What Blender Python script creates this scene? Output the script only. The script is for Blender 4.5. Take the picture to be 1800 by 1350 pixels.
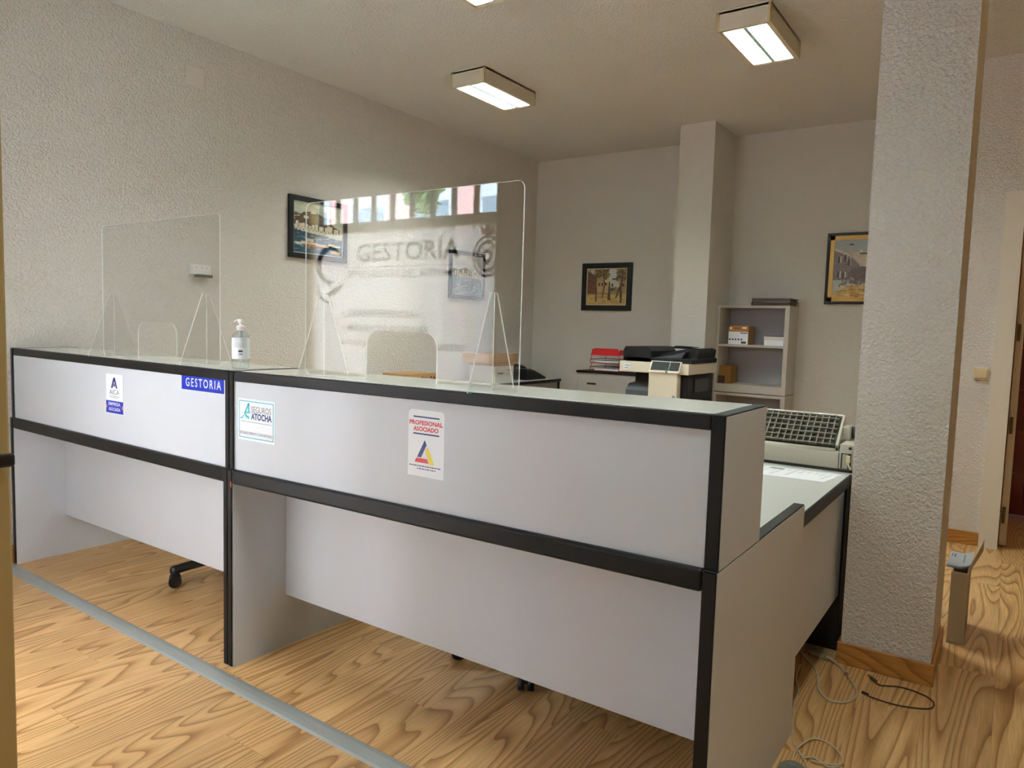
import bpy, bmesh, math, random
import numpy as np
from mathutils import Vector, Matrix
random.seed(7); rng = np.random.default_rng(5)
sc = bpy.context.scene
for o in list(bpy.data.objects): bpy.data.objects.remove(o, do_unlink=True)
col = sc.collection
# ------------------------------------------------------------------ camera
cam = bpy.data.cameras.new('camera'); camo = bpy.data.objects.new('camera', cam); col.objects.link(camo)
_yaw, _pit, _rol = -0.6027, -0.0799, 0.0291
fw = Vector((math.sin(_yaw)*math.cos(_pit), math.cos(_yaw)*math.cos(_pit), math.sin(_pit)))
r0 = Vector((math.cos(_yaw), -math.sin(_yaw), 0)); u0 = r0.cross(fw)
ri = r0*math.cos(_rol) + u0*math.sin(_rol); up = u0*math.cos(_rol) - r0*math.sin(_rol)
mw = Matrix((ri, up, -fw)).transposed().to_4x4(); mw.translation = Vector((0.4917, -1.5252, 1.2523))
camo.matrix_world = mw
cam.sensor_fit = 'HORIZONTAL'; cam.sensor_width = 36; cam.lens = 1275.35/1800*36; cam.clip_start = .02
sc.camera = camo
# ------------------------------------------------------------------ world, exposure, light
SKY, TUBE, WARM = 35.0, 172.0, 6.5
w = bpy.data.worlds.new('sky'); sc.world = w; w.use_nodes = True
w.node_tree.nodes['Background'].inputs[0].default_value = (.72, .85, 1.03, 1)
w.node_tree.nodes['Background'].inputs[1].default_value = SKY
sc.view_settings.view_transform = 'Standard'; sc.view_settings.look = 'None'
sc.view_settings.exposure = 0.42; sc.view_settings.gamma = 1.0; sc.view_settings.use_curve_mapping = False
sc.cycles.max_bounces = 14; sc.cycles.transparent_max_bounces = 24; sc.cycles.diffuse_bounces = 6
sc.cycles.sample_clamp_indirect = 8; sc.cycles.use_adaptive_sampling = False

def portal(name, loc, rot, sx, sz):
    l = bpy.data.lights.new(name, 'AREA'); l.shape = 'RECTANGLE'; l.size = sx; l.size_y = sz; l.cycles.is_portal = True
    o = bpy.data.objects.new(name, l); col.objects.link(o); o.location = loc; o.rotation_euler = rot
portal('daylight_portal_window', (-2.155, -1.145, 1.28), (math.pi/2, 0, 0), 1.39, 2.3)

portal('daylight_portal_slit', (-1.145, -2.46, 1.1), (math.pi/2, 0, 0), .11, 2.2)
# ------------------------------------------------------------------ helpers
def S(r, g=None, b=None):
    if g is None: g = b = r
    f = lambda c: (c/255/12.92) if c/255 <= .04045 else ((c/255+.055)/1.055)**2.4
    return (f(r), f(g), f(b), 1)

def mat(name, color, rough=.5, metal=0, spec=.5, trans=0, emit=None, es=0, coat=0):
    m = bpy.data.materials.new(name); m.use_nodes = True
    b = m.node_tree.nodes['Principled BSDF']
    b.inputs['Base Color'].default_value = color; b.inputs['Roughness'].default_value = rough
    b.inputs['Metallic'].default_value = metal; b.inputs['Specular IOR Level'].default_value = spec
    b.inputs['Coat Weight'].default_value = coat
    if emit: b.inputs['Emission Color'].default_value = emit; b.inputs['Emission Strength'].default_value = es
    return m

def nt(m):
    t = m.node_tree; return t, t.nodes, t.links, t.nodes['Principled BSDF']

def bumpy(m, scale, dist, strength=.6, detail=2, var=.04, coord='Object', rough=.5):
    t, N, L, b = nt(m)
    tc = N.new('ShaderNodeTexCoord'); n = N.new('ShaderNodeTexNoise'); n.inputs['Scale'].default_value = scale
    n.inputs['Detail'].default_value = detail; n.inputs['Roughness'].default_value = rough; n.inputs['Distortion'].default_value = .6
    bp = N.new('ShaderNodeBump'); bp.inputs['Distance'].default_value = dist; bp.inputs['Strength'].default_value = strength
    L.new(tc.outputs[coord], n.inputs['Vector']); L.new(n.outputs['Fac'], bp.inputs['Height']); L.new(bp.outputs['Normal'], b.inputs['Normal'])
    if var:
        n2 = N.new('ShaderNodeTexNoise'); n2.inputs['Scale'].default_value = 1.3; n2.inputs['Detail'].default_value = 3
        mx = N.new('ShaderNodeMix'); mx.data_type = 'RGBA'; c = b.inputs['Base Color'].default_value
        mx.inputs[6].default_value = tuple(c[i]*(1-var) for i in range(3))+(1,); mx.inputs[7].default_value = tuple(min(1, c[i]*(1+var)) for i in range(3))+(1,)
        L.new(tc.outputs[coord], n2.inputs['Vector']); L.new(n2.outputs['Fac'], mx.inputs[0]); L.new(mx.outputs[2], b.inputs['Base Color'])
    return m

def clear(name, tint, rough=0.0, ior=1.49):
    m = bpy.data.materials.new(name); m.use_nodes = True
    t = m.node_tree; N, L = t.nodes, t.links; N.clear()
    out = N.new('ShaderNodeOutputMaterial'); mx = N.new('ShaderNodeMixShader'); tr = N.new('ShaderNodeBsdfTransparent'); gl = N.new('ShaderNodeBsdfGlossy')
    tr.inputs[0].default_value = tint; gl.inputs['Roughness'].default_value = rough
    g = N.new('ShaderNodeNewGeometry'); im = N.new('ShaderNodeMix'); im.data_type = 'FLOAT'; im.inputs[2].default_value = ior; im.inputs[3].default_value = 1/ior
    fr = N.new('ShaderNodeFresnel')
    L.new(g.outputs['Backfacing'], im.inputs[0]); L.new(im.outputs[0], fr.inputs['IOR']); L.new(fr.outputs[0], mx.inputs[0])
    L.new(tr.outputs[0], mx.inputs[1]); L.new(gl.outputs[0], mx.inputs[2]); L.new(mx.outputs[0], out.inputs['Surface'])
    return m

def translucent(name, color, fac_t=.5, clearfac=0.0):
    m = bpy.data.materials.new(name); m.use_nodes = True
    t = m.node_tree; N, L = t.nodes, t.links; N.clear()
    out = N.new('ShaderNodeOutputMaterial'); d = N.new('ShaderNodeBsdfDiffuse'); tl = N.new('ShaderNodeBsdfTranslucent'); tr = N.new('ShaderNodeBsdfTransparent')
    m1 = N.new('ShaderNodeMixShader'); m2 = N.new('ShaderNodeMixShader'); m1.inputs[0].default_value = fac_t; m2.inputs[0].default_value = clearfac
    d.inputs[0].default_value = color; tl.inputs[0].default_value = color; tr.inputs[0].default_value = color
    L.new(d.outputs[0], m1.inputs[1]); L.new(tl.outputs[0], m1.inputs[2]); L.new(m1.outputs[0], m2.inputs[1]); L.new(tr.outputs[0], m2.inputs[2]); L.new(m2.outputs[0], out.inputs['Surface'])
    return m

def wood(name, light, mid, dark, rnd=True, axis='Y', freq=1.0, rough=.38):
    m = mat(name, light, rough); t, N, L, b = nt(m)
    tc = N.new('ShaderNodeTexCoord'); vm = N.new('ShaderNodeVectorMath'); vm.operation = 'ADD'
    if rnd:
        oi = N.new('ShaderNodeObjectInfo'); ml = N.new('ShaderNodeMath'); ml.operation = 'MULTIPLY'; ml.inputs[1].default_value = 57.3
        cx = N.new('ShaderNodeCombineXYZ'); L.new(oi.outputs['Random'], ml.inputs[0])
        for i in range(3): L.new(ml.outputs[0], cx.inputs[i])
        L.new(cx.outputs[0], vm.inputs[1])
    L.new(tc.outputs['Object'], vm.inputs[0])
    def mp(sx, sy, sz):
        k = N.new('ShaderNodeMapping'); k.inputs['Scale'].default_value = (sx, sy, sz) if axis == 'Y' else (sy, sx, sz) if axis == 'X' else (sx, sz, sy)
        L.new(vm.outputs[0], k.inputs['Vector']); return k
    a = N.new('ShaderNodeTexNoise'); a.inputs['Scale'].default_value = 1; a.inputs['Detail'].default_value = 1.0; a.inputs['Roughness'].default_value = .3
    L.new(mp(5.0*freq, .5*freq, 5.0*freq).outputs[0], a.inputs['Vector'])
    k = N.new('ShaderNodeMath'); k.operation = 'MULTIPLY'; k.inputs[1].default_value = 30.0; L.new(a.outputs['Fac'], k.inputs[0])
    fr = N.new('ShaderNodeMath'); fr.operation = 'FRACT'; L.new(k.outputs[0], fr.inputs[0])
    rmp = N.new('ShaderNodeValToRGB'); e = rmp.color_ramp.elements
    e[0].position = 0; e[0].color = dark; e[1].position = 1; e[1].color = mid
    e2 = rmp.color_ramp.elements.new(.26); e2.color = mid; e3 = rmp.color_ramp.elements.new(.6); e3.color = light; e4 = rmp.color_ramp.elements.new(.88); e4.color = light
    L.new(fr.outputs[0], rmp.inputs[0])
    g = N.new('ShaderNodeTexNoise'); g.inputs['Scale'].default_value = 1; g.inputs['Detail'].default_value = 4; g.inputs['Roughness'].default_value = .65
    L.new(mp(240, 7, 240).outputs[0], g.inputs['Vector'])
    r2 = N.new('ShaderNodeMapRange'); r2.inputs[1].default_value = .25; r2.inputs[2].default_value = .75; r2.inputs[3].default_value = .74; r2.inputs[4].default_value = 1.22; L.new(g.outputs['Fac'], r2.inputs[0])
    sc_ = N.new('ShaderNodeVectorMath'); sc_.operation = 'SCALE'; L.new(rmp.outputs[0], sc_.inputs[0]); L.new(r2.outputs[0], sc_.inputs['Scale'])
    last = sc_
    if rnd:
        r3 = N.new('ShaderNodeMapRange'); r3.inputs[3].default_value = .93; r3.inputs[4].default_value = 1.07; L.new(oi.outputs['Random'], r3.inputs[0])
        s2 = N.new('ShaderNodeVectorMath'); s2.operation = 'SCALE'; L.new(sc_.outputs[0], s2.inputs[0]); L.new(r3.outputs[0], s2.inputs['Scale']); last = s2
    L.new(last.outputs[0], b.inputs['Base Color'])
    bp = N.new('ShaderNodeBump'); bp.inputs['Distance'].default_value = .0006; bp.inputs['Strength'].default_value = .25; L.new(g.outputs['Fac'], bp.inputs['Height']); L.new(bp.outputs[0], b.inputs['Normal'])
    return m

class MB:
    """collects shapes for one mesh (world coordinates)"""
    def __init__(s): s.bm = bmesh.new()
    def _add(s, b, smooth=False):
        me = bpy.data.meshes.new('t'); 
        if smooth:
            for f in b.faces: f.smooth = True
        b.to_mesh(me); b.free(); s.bm.from_mesh(me); bpy.data.meshes.remove(me); return s
    def box(s, x0, x1, y0, y1, z0, z1, bev=0, seg=2, m=None):
        b = bmesh.new(); bmesh.ops.create_cube(b, size=1)
        for v in b.verts: v.co = Vector(((x0+x1)/2+v.co.x*(x1-x0), (y0+y1)/2+v.co.y*(y1-y0), (z0+z1)/2+v.co.z*(z1-z0)))
        if bev: bmesh.ops.bevel(b, geom=b.edges[:], offset=bev, segments=seg, affect='EDGES', profile=.5)
        if m is not None: bmesh.ops.transform(b, matrix=m, verts=b.verts[:])
        return s._add(b)
    def cyl(s, p0, p1, r, seg=16, r2=None, m=None):
        p0, p1 = Vector(p0), Vector(p1); b = bmesh.new(); d = p1-p0
        bmesh.ops.create_cone(b, cap_ends=True, segments=seg, radius1=r, radius2=r if r2 is None else r2, depth=d.length)
        bmesh.ops.transform(b, matrix=Matrix.Translation((p0+p1)/2) @ d.to_track_quat('Z', 'Y').to_matrix().to_4x4(), verts=b.verts[:])
        for f in b.faces: f.smooth = len(f.verts) == 4
        if m is not None: bmesh.ops.transform(b, matrix=m, verts=b.verts[:])
        return s._add(b)
    def sph(s, c, rx, ry=None, rz=None, seg=16):
        b = bmesh.new(); bmesh.ops.create_uvsphere(b, u_segments=seg, v_segments=seg//2, radius=1)
        ry = rx if ry is None else ry; rz = rx if rz is None else rz
        for v in b.verts: v.co = Vector((c[0]+v.co.x*rx, c[1]+v.co.y*ry, c[2]+v.co.z*rz))
        return s._add(b, True)
    def lathe(s, c, prof, seg=24):
        b = bmesh.new(); rings = []
        for r, z in prof: rings.append([b.verts.new((c[0]+r*math.cos(2*math.pi*i/seg), c[1]+r*math.sin(2*math.pi*i/seg), c[2]+z)) for i in range(seg)])
        for a, q in zip(rings, rings[1:]):
            for i in range(seg): b.faces.new((a[i], a[(i+1) % seg], q[(i+1) % seg], q[i])).smooth = True
        b.faces.new(rings[0][::-1]); b.faces.new(rings[-1])
        return s._add(b)
    def tube(s, pts, r, seg=8, smooth_n=6):
        P = [Vector(p) for p in pts]
        if smooth_n > 1:
            Q = []
            for i in range(len(P)-1):
                a, b_, c, d = P[max(i-1, 0)], P[i], P[i+1], P[min(i+2, len(P)-1)]
                for k in range(smooth_n):
                    t = k/smooth_n
                    Q.append(.5*((2*b_)+(c-a)*t+(2*a-5*b_+4*c-d)*t*t+(3*b_-a-3*c+d)*t**3))
            Q.append(P[-1]); P = Q
        b = bmesh.new(); rings = []; prev = None
        for i, p in enumerate(P):
            d = (P[min(i+1, len(P)-1)]-P[max(i-1, 0)]).normalized()
            ref = Vector((0, 0, 1)) if abs(d.z) < .9 else Vector((1, 0, 0))
            n = d.cross(ref).normalized() if prev is None else (prev-d*prev.dot(d)).normalized(); prev = n
            q = d.cross(n)
            rings.append([b.verts.new(p+r*(math.cos(2*math.pi*j/seg)*n+math.sin(2*math.pi*j/seg)*q)) for j in range(seg)])
        for a, q in zip(rings, rings[1:]):
            for i in range(seg): b.faces.new((a[i], a[(i+1) % seg], q[(i+1) % seg], q[i])).smooth = True
        b.faces.new(rings[0][::-1]); b.faces.new(rings[-1])
        return s._add(b)
    def prism(s, poly, a, b_, axis='y', m=None):
        """poly of 2-D points: axis y -> (x,z); x -> (y,z); z -> (x,y)"""
        f = {'y': lambda p, t: (p[0], t, p[1]), 'x': lambda p, t: (t, p[0], p[1]), 'z': lambda p, t: (p[0], p[1], t)}[axis]
        b = bmesh.new(); A = [b.verts.new(f(p, a)) for p in poly]; B = [b.verts.new(f(p, b_)) for p in poly]
        n = len(poly); b.faces.new(A); b.faces.new(B[::-1])
        for i in range(n): b.faces.new((A[i], B[i], B[(i+1) % n], A[(i+1) % n]))
        bmesh.ops.recalc_face_normals(b, faces=b.faces[:])
        if m is not None: bmesh.ops.transform(b, matrix=m, verts=b.verts[:])
        return s._add(b)
    def poly3(s, pts):
        b = bmesh.new(); b.faces.new([b.verts.new(p) for p in pts]); return s._add(b)
    def xf(s, fn):
        for v in s.bm.verts: v.co = Vector(fn(v.co))
        return s
    def obj(s, name, m, parent=None, base=None, warp=None):
        me = bpy.data.meshes.new(name)
        if warp: s.xf(warp)
        off = Vector((0, 0, 0))
        if parent is not None:
            q = parent
            while q is not None: off += q.location; q = q.parent
        elif base is not None: off = Vector(base)
        for v in s.bm.verts: v.co -= off
        s.bm.normal_update(); s.bm.to_mesh(me); s.bm.free()
        for k in (m if isinstance(m, list) else [m]): me.materials.append(k)
        o = bpy.data.objects.new(name, me); col.objects.link(o)
        if parent is not None: o.parent = parent
        elif base is not None: o.location = base
        return o

def tag(o, label, cat, group=None):
    o['label'] = label; o['category'] = cat
    if group: o['group'] = group
    return o
def struct(o, label=None):
    o['kind'] = 'structure'
    if label: o['label'] = label
    return o
def thing(name, label, cat, loc, group=None):
    o = bpy.data.objects.new(name, None); col.objects.link(o); o.location = loc; o.empty_display_size = .1
    return tag(o, label, cat, group)

def text_obj(s, x0, x1, z0, z1, y, m, parent, name='lettering', shear=0, weight=0, face=-1, spacing=1.0):
    """letters filling the box x0..x1, z0..z1 on the plane y, readable from -y"""
    c = bpy.data.curves.new('t', 'FONT'); c.body = s; c.offset = weight; c.shear = shear; c.resolution_u = 3; c.space_character = spacing
    o = bpy.data.objects.new('t', c); col.objects.link(o)
    bpy.context.view_layer.update()
    me = bpy.data.meshes.new_from_object(o.evaluated_get(bpy.context.evaluated_depsgraph_get()))
    bpy.data.objects.remove(o); bpy.data.curves.remove(c)
    n = len(me.vertices); co = np.empty(n*3); me.vertices.foreach_get('co', co); co = co.reshape(-1, 3)
    lo, hi = co.min(0), co.max(0)
    off = Vector((0, 0, 0)); q = parent
    while q is not None: off += q.location; q = q.parent
    out = np.empty_like(co)
    out[:, 0] = x0+(co[:, 0]-lo[0])/(hi[0]-lo[0])*(x1-x0)-off.x
    out[:, 2] = z0+(co[:, 1]-lo[1])/(hi[1]-lo[1])*(z1-z0)-off.z
    out[:, 1] = y-off.y
    me.vertices.foreach_set('co', out.ravel()); me.name = name; me.materials.clear(); me.materials.append(m); me.update()
    o = bpy.data.objects.new(name, me); col.objects.link(o); o.parent = parent
    return o

# ------------------------------------------------------------------ materials
plaster = bumpy(mat('plaster', S(225, 222, 216), .85), 85, .013, 1.0, 2.5)
plaster_fine = bumpy(mat('plaster_fine', S(211, 209, 202), .85), 85, .006, .6, 2)
ceil_m = bumpy(mat('ceiling_plaster', S(214, 213, 208), .9), 80, .009, .8, 2.5)
lam = bumpy(mat('grey_laminate', S(206, 213, 221), .42), 420, .0002, .15, 1, .015)
lam_desk = mat('desk_laminate', S(200, 203, 200), .35)
black = mat('black_edging', S(15, 15, 16), .45, spec=.3)
black_s = mat('black_plastic', S(20, 20, 22), .3)
white_p = mat('white_plastic', S(238, 238, 236), .35)
glass = mat('lacquered_glass', S(236, 243, 238), .06)
acrylic = clear('acrylic', (.985, .99, .988, 1), 0.0, 1.6)
acr_edge = translucent('acrylic_edge', (.95, .97, .96, 1), .5)
floor_m = wood('oak_floor', S(222, 180, 124), S(206, 161, 104), S(158, 112, 62))
oak = wood('oak_trim', S(190, 134, 66), S(176, 120, 56), S(142, 92, 40), False, 'X', 1.2)
oak_y = wood('oak_trim_y', S(190, 134, 66), S(176, 120, 56), S(142, 92, 40), False, 'Y', 1.2)
alu = bumpy(mat('grey_threshold', S(176, 184, 184), .4, .35), 30, .0004, .2, 3, .08)
gold = bumpy(mat('gold_anodised', S(186, 164, 112), .45, .4), 18, .0003, .15, 4, .1)
darkin = mat('dark_inside', S(18, 18, 18), .8)

# ------------------------------------------------------------------ room shell
XW, YB, YB2, H, YR = -3.573, 4.731, 4.687, 2.90, 3.66
struct(MB().box(-3.75, 2.62, -2.45, 6.2, -.06, -.012).obj('floor', mat('subfloor', S(120, 95, 65), .8)), 'oak laminate floor of long planks')
floor = bpy.data.objects['floor']
pw, pl = .19, 1.21
pm = MB().box(0, pw-.0006, 0, pl-.0006, -.012, 0).bm
me_pl = bpy.data.meshes.new('plank'); pm.to_mesh(me_pl); pm.free(); me_pl.materials.append(floor_m)
for i in range(33):
    for j in range(-1, 6):
        x = -3.66+i*pw; y = -2.45+j*pl+((i*7) % 5)*pl/5
        if y+pl < -2.45 or y > 4.75: continue
        if (x < -1.5 and y+pl < -1.1) or (y > 3.7 and x > .2): continue
        o = bpy.data.objects.new('plank', me_pl); col.objects.link(o); o.location = (x, y, 0); o.parent = floor
def wall(name, *a, m=plaster, label=None): return struct(MB().box(*a).obj(name, m), label)
wall('ceiling', -3.75, 2.62, -2.45, 6.2, H, H+.1, m=ceil_m, label='rough plaster ceiling')
wall('wall_left', XW-.15, XW, -1.12, YB+.15, 0, H, label='long textured plaster wall behind the counters')
wall('wall_back', XW, -1.70, YB, YB+.15, 0, H, m=plaster_fine, label='plain plaster wall at the far end')
wall('wall_alcove', -1.70, .02, YB2, YB2+.15, 0, H, m=plaster_fine, label='plaster wall behind the bookcase')
wall('wall_alcove_side', .02, .12, YR+.12, YB2+.15, 0, H, m=plaster_fine)
wall('wall_right', 2.5, 2.62, -2.45, YR, 0, H, m=mat('warm_bounce_tan', S(184, 158, 122), .8), label='unseen wall closing the corridor, tinted tan to warm the bounced light')  # out of view; tan chosen to dim and warm the bounce
wall('column', -1.834, -1.5465, 4.1445, YB2, 0, H, m=plaster_fine, label='square plaster column between paintings and bookcase')
pil = wall('pillar', .0245, .3245, 1.431, 1.846, 0, H, label='broad textured plaster pillar beside the counter end')
# corridor wall with the door opening
mb = MB().box(.02, .475, YR, YR+.12, 0, H).box(.475, 1.26, YR, YR+.12, 2.05, H).box(1.26, 2.5, YR, YR+.12, 0, H)
struct(mb.obj('wall_corridor', plaster), 'textured wall with light switch and bathroom door')
# street front: window wall, entrance wall with a daylight slit
YF = -1.0
mb = MB().box(XW, -2.85, YF-.12, YF, 0, H).box(-1.46, -1.38, YF-.12, YF, 0, H).box(-2.85, -1.46, YF-.12, YF, 0, .10).box(-2.85, -1.46, YF-.12, YF, 2.42, H)
struct(mb.obj('wall_front', plaster), 'street wall around the shop window')
wall('wall_entrance_side', -1.38, -1.26, -2.45, YF, 0, H)
mb = MB().box(-1.26, -1.2, -2.45, -2.33, 0, H).box(-1.09, 2.5, -2.45, -2.33, 0, H).box(-1.2, -1.09, -2.45, -2.33, 2.2, H)  # out of view; narrow slit sized for the daylight it lets in
struct(mb.obj('wall_entrance', plaster), 'unseen plaster wall with a slit shaped to admit daylight')
# baseboards
bt = .012
mb = MB().box(.0245-bt, .3245+bt, 1.431-bt, 1.431, 0, .083, .002, 1)
bp = struct(mb.obj('baseboard_pillar', oak), 'oak baseboard around the pillar')
MB().box(.3245, .3245+bt, 1.431, 1.846+bt, 0, .083, .002, 1).obj('side_board', oak_y, bp)
MB().box(.0245-bt, .0245, 1.431, 1.846+bt, 0, .083, .002, 1).obj('side_board', oak_y, bp)
struct(MB().box(XW, XW+bt, YF, YB, 0, .083, .002, 1).obj('baseboard_left', oak_y))
struct(MB().box(XW, -1.834, YB-bt, YB, 0, .083, .002, 1).obj('baseboard_back', oak))
struct(MB().box(.12, .393, YR-bt, YR, 0, .083, .002, 1).obj('baseboard_right', oak))
# threshold strip on the floor in front of the counters
mb = MB()
prof = [(-.034, 0), (-.026, .005), (-.010, .008), (.010, .008), (.026, .005), (.034, 0)]
b = bmesh.new(); A = [b.verts.new((-3.56, -.045+q[0], q[1])) for q in prof]; B = [b.verts.new((.9, -.115+q[0], q[1])) for q in prof]
b.faces.new(A); b.faces.new(B[::-1])
for i in range(6): b.faces.new((A[i], B[i], B[(i+1) % 6], A[(i+1) % 6]))
bmesh.ops.recalc_face_normals(b, faces=b.faces[:]); mb._add(b)
struct(mb.obj('trim_1', alu), 'grey metal threshold strip across the floor')

# shop window with translucent sign
win = struct(MB().box(-2.85, -2.80, YF-.09, YF-.03, .10, 2.42).box(-1.51, -1.46, YF-.09, YF-.03, .10, 2.42).box(-2.80, -1.51, YF-.09, YF-.03, .10, .15).box(-2.80, -1.51, YF-.09, YF-.03, .92, .97)
    .box(-2.80, -1.51, YF-.09, YF-.03, 2.37, 2.42).box(-2.80, -1.51, YF-.09, YF-.03, 1.725, 1.775).obj('window_1', gold), 'gold framed shop window with sign')
wglass = clear('window_glass', (.93, .96, .95, 1), 0, 1.5)
MB().box(-2.80, -1.51, YF-.062, YF-.056, .97, 1.725).obj('pane', wglass, win)
MB().box(-2.80, -1.51, YF-.062, YF-.056, 1.775, 2.37).obj('pane', wglass, win)
vinyl = translucent('white_vinyl', (.94, .95, .94, 1), .9, .24)
MB().box(-2.795, -1.515, YF-.0555, YF-.0545, .975, 1.72).obj('vinyl_sign', vinyl, win)
MB().box(-2.80, -1.51, YF-.062, YF-.056, .15, .92).obj('pane', wglass, win)
MB().box(-2.795, -1.515, YF-.0555, YF-.0545, .155, .915).obj('frosted_film', vinyl, win)
ink = mat('grey_ink', S(34, 36, 36), .6); ink_red = mat('red_ink', S(110, 10, 20), .6)
ty = YF-.053
text_obj('GESTORÍA', -2.447, -1.737, 1.568, 1.690, ty, ink, win, weight=.018)
MB().box(-2.515, -1.70, ty-.0005, ty, 1.540, 1.544).obj('rule', ink, win)
text_obj('ESPECIALISTAS DEL AUTOMOVIL', -2.516, -1.655, 1.484, 1.524, ty, ink, win, weight=.014)
for s, x1, z in (('TRANSFERENCIAS', -1.992, 1.276), ('MATRICULACIONES', -1.93, 1.196), ('TARJETAS DE TRANSPORTES', -1.695, 1.111)):
    text_obj(s, -2.512, x1, z, z+.041, ty, ink, win, weight=.014)
    MB().cyl((-2.548, ty-.0005, z+.02), (-2.548, ty, z+.02), .010, 12).obj('bullet', ink, win)
mb = MB(); cx_, cz_ = -1.573, 1.575
for k in range(28):
    a = k*math.tau/28; r1 = .078 if k % 2 else .066
    mb.poly3([(cx_+.030*math.cos(a-.05), ty, cz_+.034*math.sin(a-.05)), (cx_+r1*math.cos(a-.06), ty, cz_+r1*1.15*math.sin(a-.06)), (cx_+r1*math.cos(a+.06), ty, cz_+r1*1.15*math.sin(a+.06)), (cx_+.030*math.cos(a+.05), ty, cz_+.034*math.sin(a+.05))])
for a in range(30):
    a0, a1 = a*math.tau/30, (a+1)*math.tau/30
    for rr, rw in ((.030, .016), (.064, .012), (.086, .010)):
        mb.poly3([(cx_+rr*math.cos(a0), ty, cz_+rr*1.15*math.sin(a0)), (cx_+rr*math.cos(a1), ty, cz_+rr*1.15*math.sin(a1)), (cx_+(rr-rw)*math.cos(a1), ty, cz_+(rr-rw)*1.15*math.sin(a1)), (cx_+(rr-rw)*math.cos(a0), ty, cz_+(rr-rw)*1.15*math.sin(a0))])
mb.poly3([(cx_-.035, ty, cz_+.1), (cx_-.045, ty, cz_+.15), (cx_-.018, ty, cz_+.125), (cx_, ty, cz_+.17), (cx_+.018, ty, cz_+.125), (cx_+.045, ty, cz_+.15), (cx_+.035, ty, cz_+.1)])
mb.obj('emblem', ink_red, win)
def swoosh(cx, cz, r, w_, a0, a1, m):
    mb = MB(); n = 18
    for i in range(n):
        t0, t1 = i/n, (i+1)/n; p = []
        for t in (t0, t1):
            a = a0+(a1-a0)*t; k = w_*math.sin(math.pi*t)+.001
            p.append(((cx+r*math.cos(a), ty, cz+r*math.sin(a)), (cx+(r-k)*math.cos(a), ty, cz+(r-k)*math.sin(a))))
        mb.poly3([p[0][0], p[1][0], p[1][1], p[0][1]])
    mb.obj('logo', m, win)
swoosh(-2.665, 1.56, .105, .04, .4, 5.4, ink); swoosh(-2.65, 1.50, .11, .035, 4.2, 5.9, ink_red); swoosh(-2.68, 1.43, .08, .02, 2.6, 5.2, ink)
barm = mat('bar_iron', S(60, 60, 58), .6)
bars = tag(thing('window_grille', 'grey iron bars outside the shop window', 'window bars', (-2.4, YF-.2, .9)), 'grey iron bars reflected behind the sign in the big screen', 'window bars')
for k in range(11): MB().cyl((-2.80+k*.139, YF-.112, .105), (-2.80+k*.139, YF-.112, 2.415), .0155, 8).obj('bar', barm, bars)
for z in (.10, 2.388): MB().box(-2.85, -1.46, YF-.118, YF-.106, z, z+.03).obj('crossbar', barm, bars)
# gold entrance door, standing open at the left edge of the view
gd = struct(MB().box(-1.130, -1.088, -1.80, -.932, .012, 2.25, .004).obj('door_1', gold), 'open gold aluminium entrance door')
MB().cyl((-1.095, -.985, .973), (-1.060, -.985, .973), .011, 12).box(-1.070, -1.052, -1.11, -.936, .958, .984, .006, 3).obj('handle', black_s, gd)
MB().box(-1.0885, -1.085, -1.02, -.958, .84, 1.05, .001, 1).obj('lock_plate', black_s, gd)
# outside
struct(MB().box(-26, 14, -30, -2.45, -.1, -.02).obj('pavement', bumpy(mat('paving', S(150, 148, 142), .8), 8, .002)))
bld = thing('building', 'pink brick apartment building reflected at the top of the screen', 'building', (-9, -11, 0))
pinkw = bumpy(mat('pink_brick', S(206, 158, 150), .85), 20, .004); trimw = mat('white_render', S(225, 224, 222), .8); shut = mat('blind', S(222, 222, 220), .6); dglass = mat('dark_pane', S(90, 105, 115), .15)
MB().box(-24, 8, -14, -11, 0, 12).obj('wall', pinkw, bld)
for k in range(16):
    for z in (.9, 3.3, 6.1, 8.9):
        x = -23.2+k*2.0
        f = MB().box(x, x+1.2, -11, -10.95, z, z+1.6).obj('window', trimw, bld)
        MB().box(x+.08, x+1.12, -10.95, -10.94, z+.08, z+.7).obj('pane', dglass, f)
        MB().box(x+.08, x+1.12, -10.95, -10.93, z+.7, z+1.52).obj('blind', shut, f)
for z in (2.9, 5.7, 8.5): MB().box(-24, 8, -11, -10.85, z, z+.18).obj('floor_band', trimw, bld)
tr = thing('street_tree', 'green street tree reflected at the top of the screen', 'tree', (-7.5, -7.2, -.02))
MB().tube([(-7.5, -7.2, -.02), (-7.53, -7.2, 1.4), (-7.48, -7.2, 2.9)], .06).obj('trunk', mat('bark', S(80, 66, 52), .9), tr)
mb = MB()
for k in range(420):
    v = Vector(rng.normal(size=3)); v.normalize(); v *= .27*rng.random()**.4; c = Vector((-7.48, -7.2, 3.35))+Vector((v.x, v.y, v.z*1.3))
    a, b_ = Vector(rng.normal(size=3))*.05, Vector(rng.normal(size=3))*.05
    mb.poly3([c-a, c+b_, c+a, c-b_])
mb.obj('foliage', mat('leaf', S(70, 110, 50), .7), tr)

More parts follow.
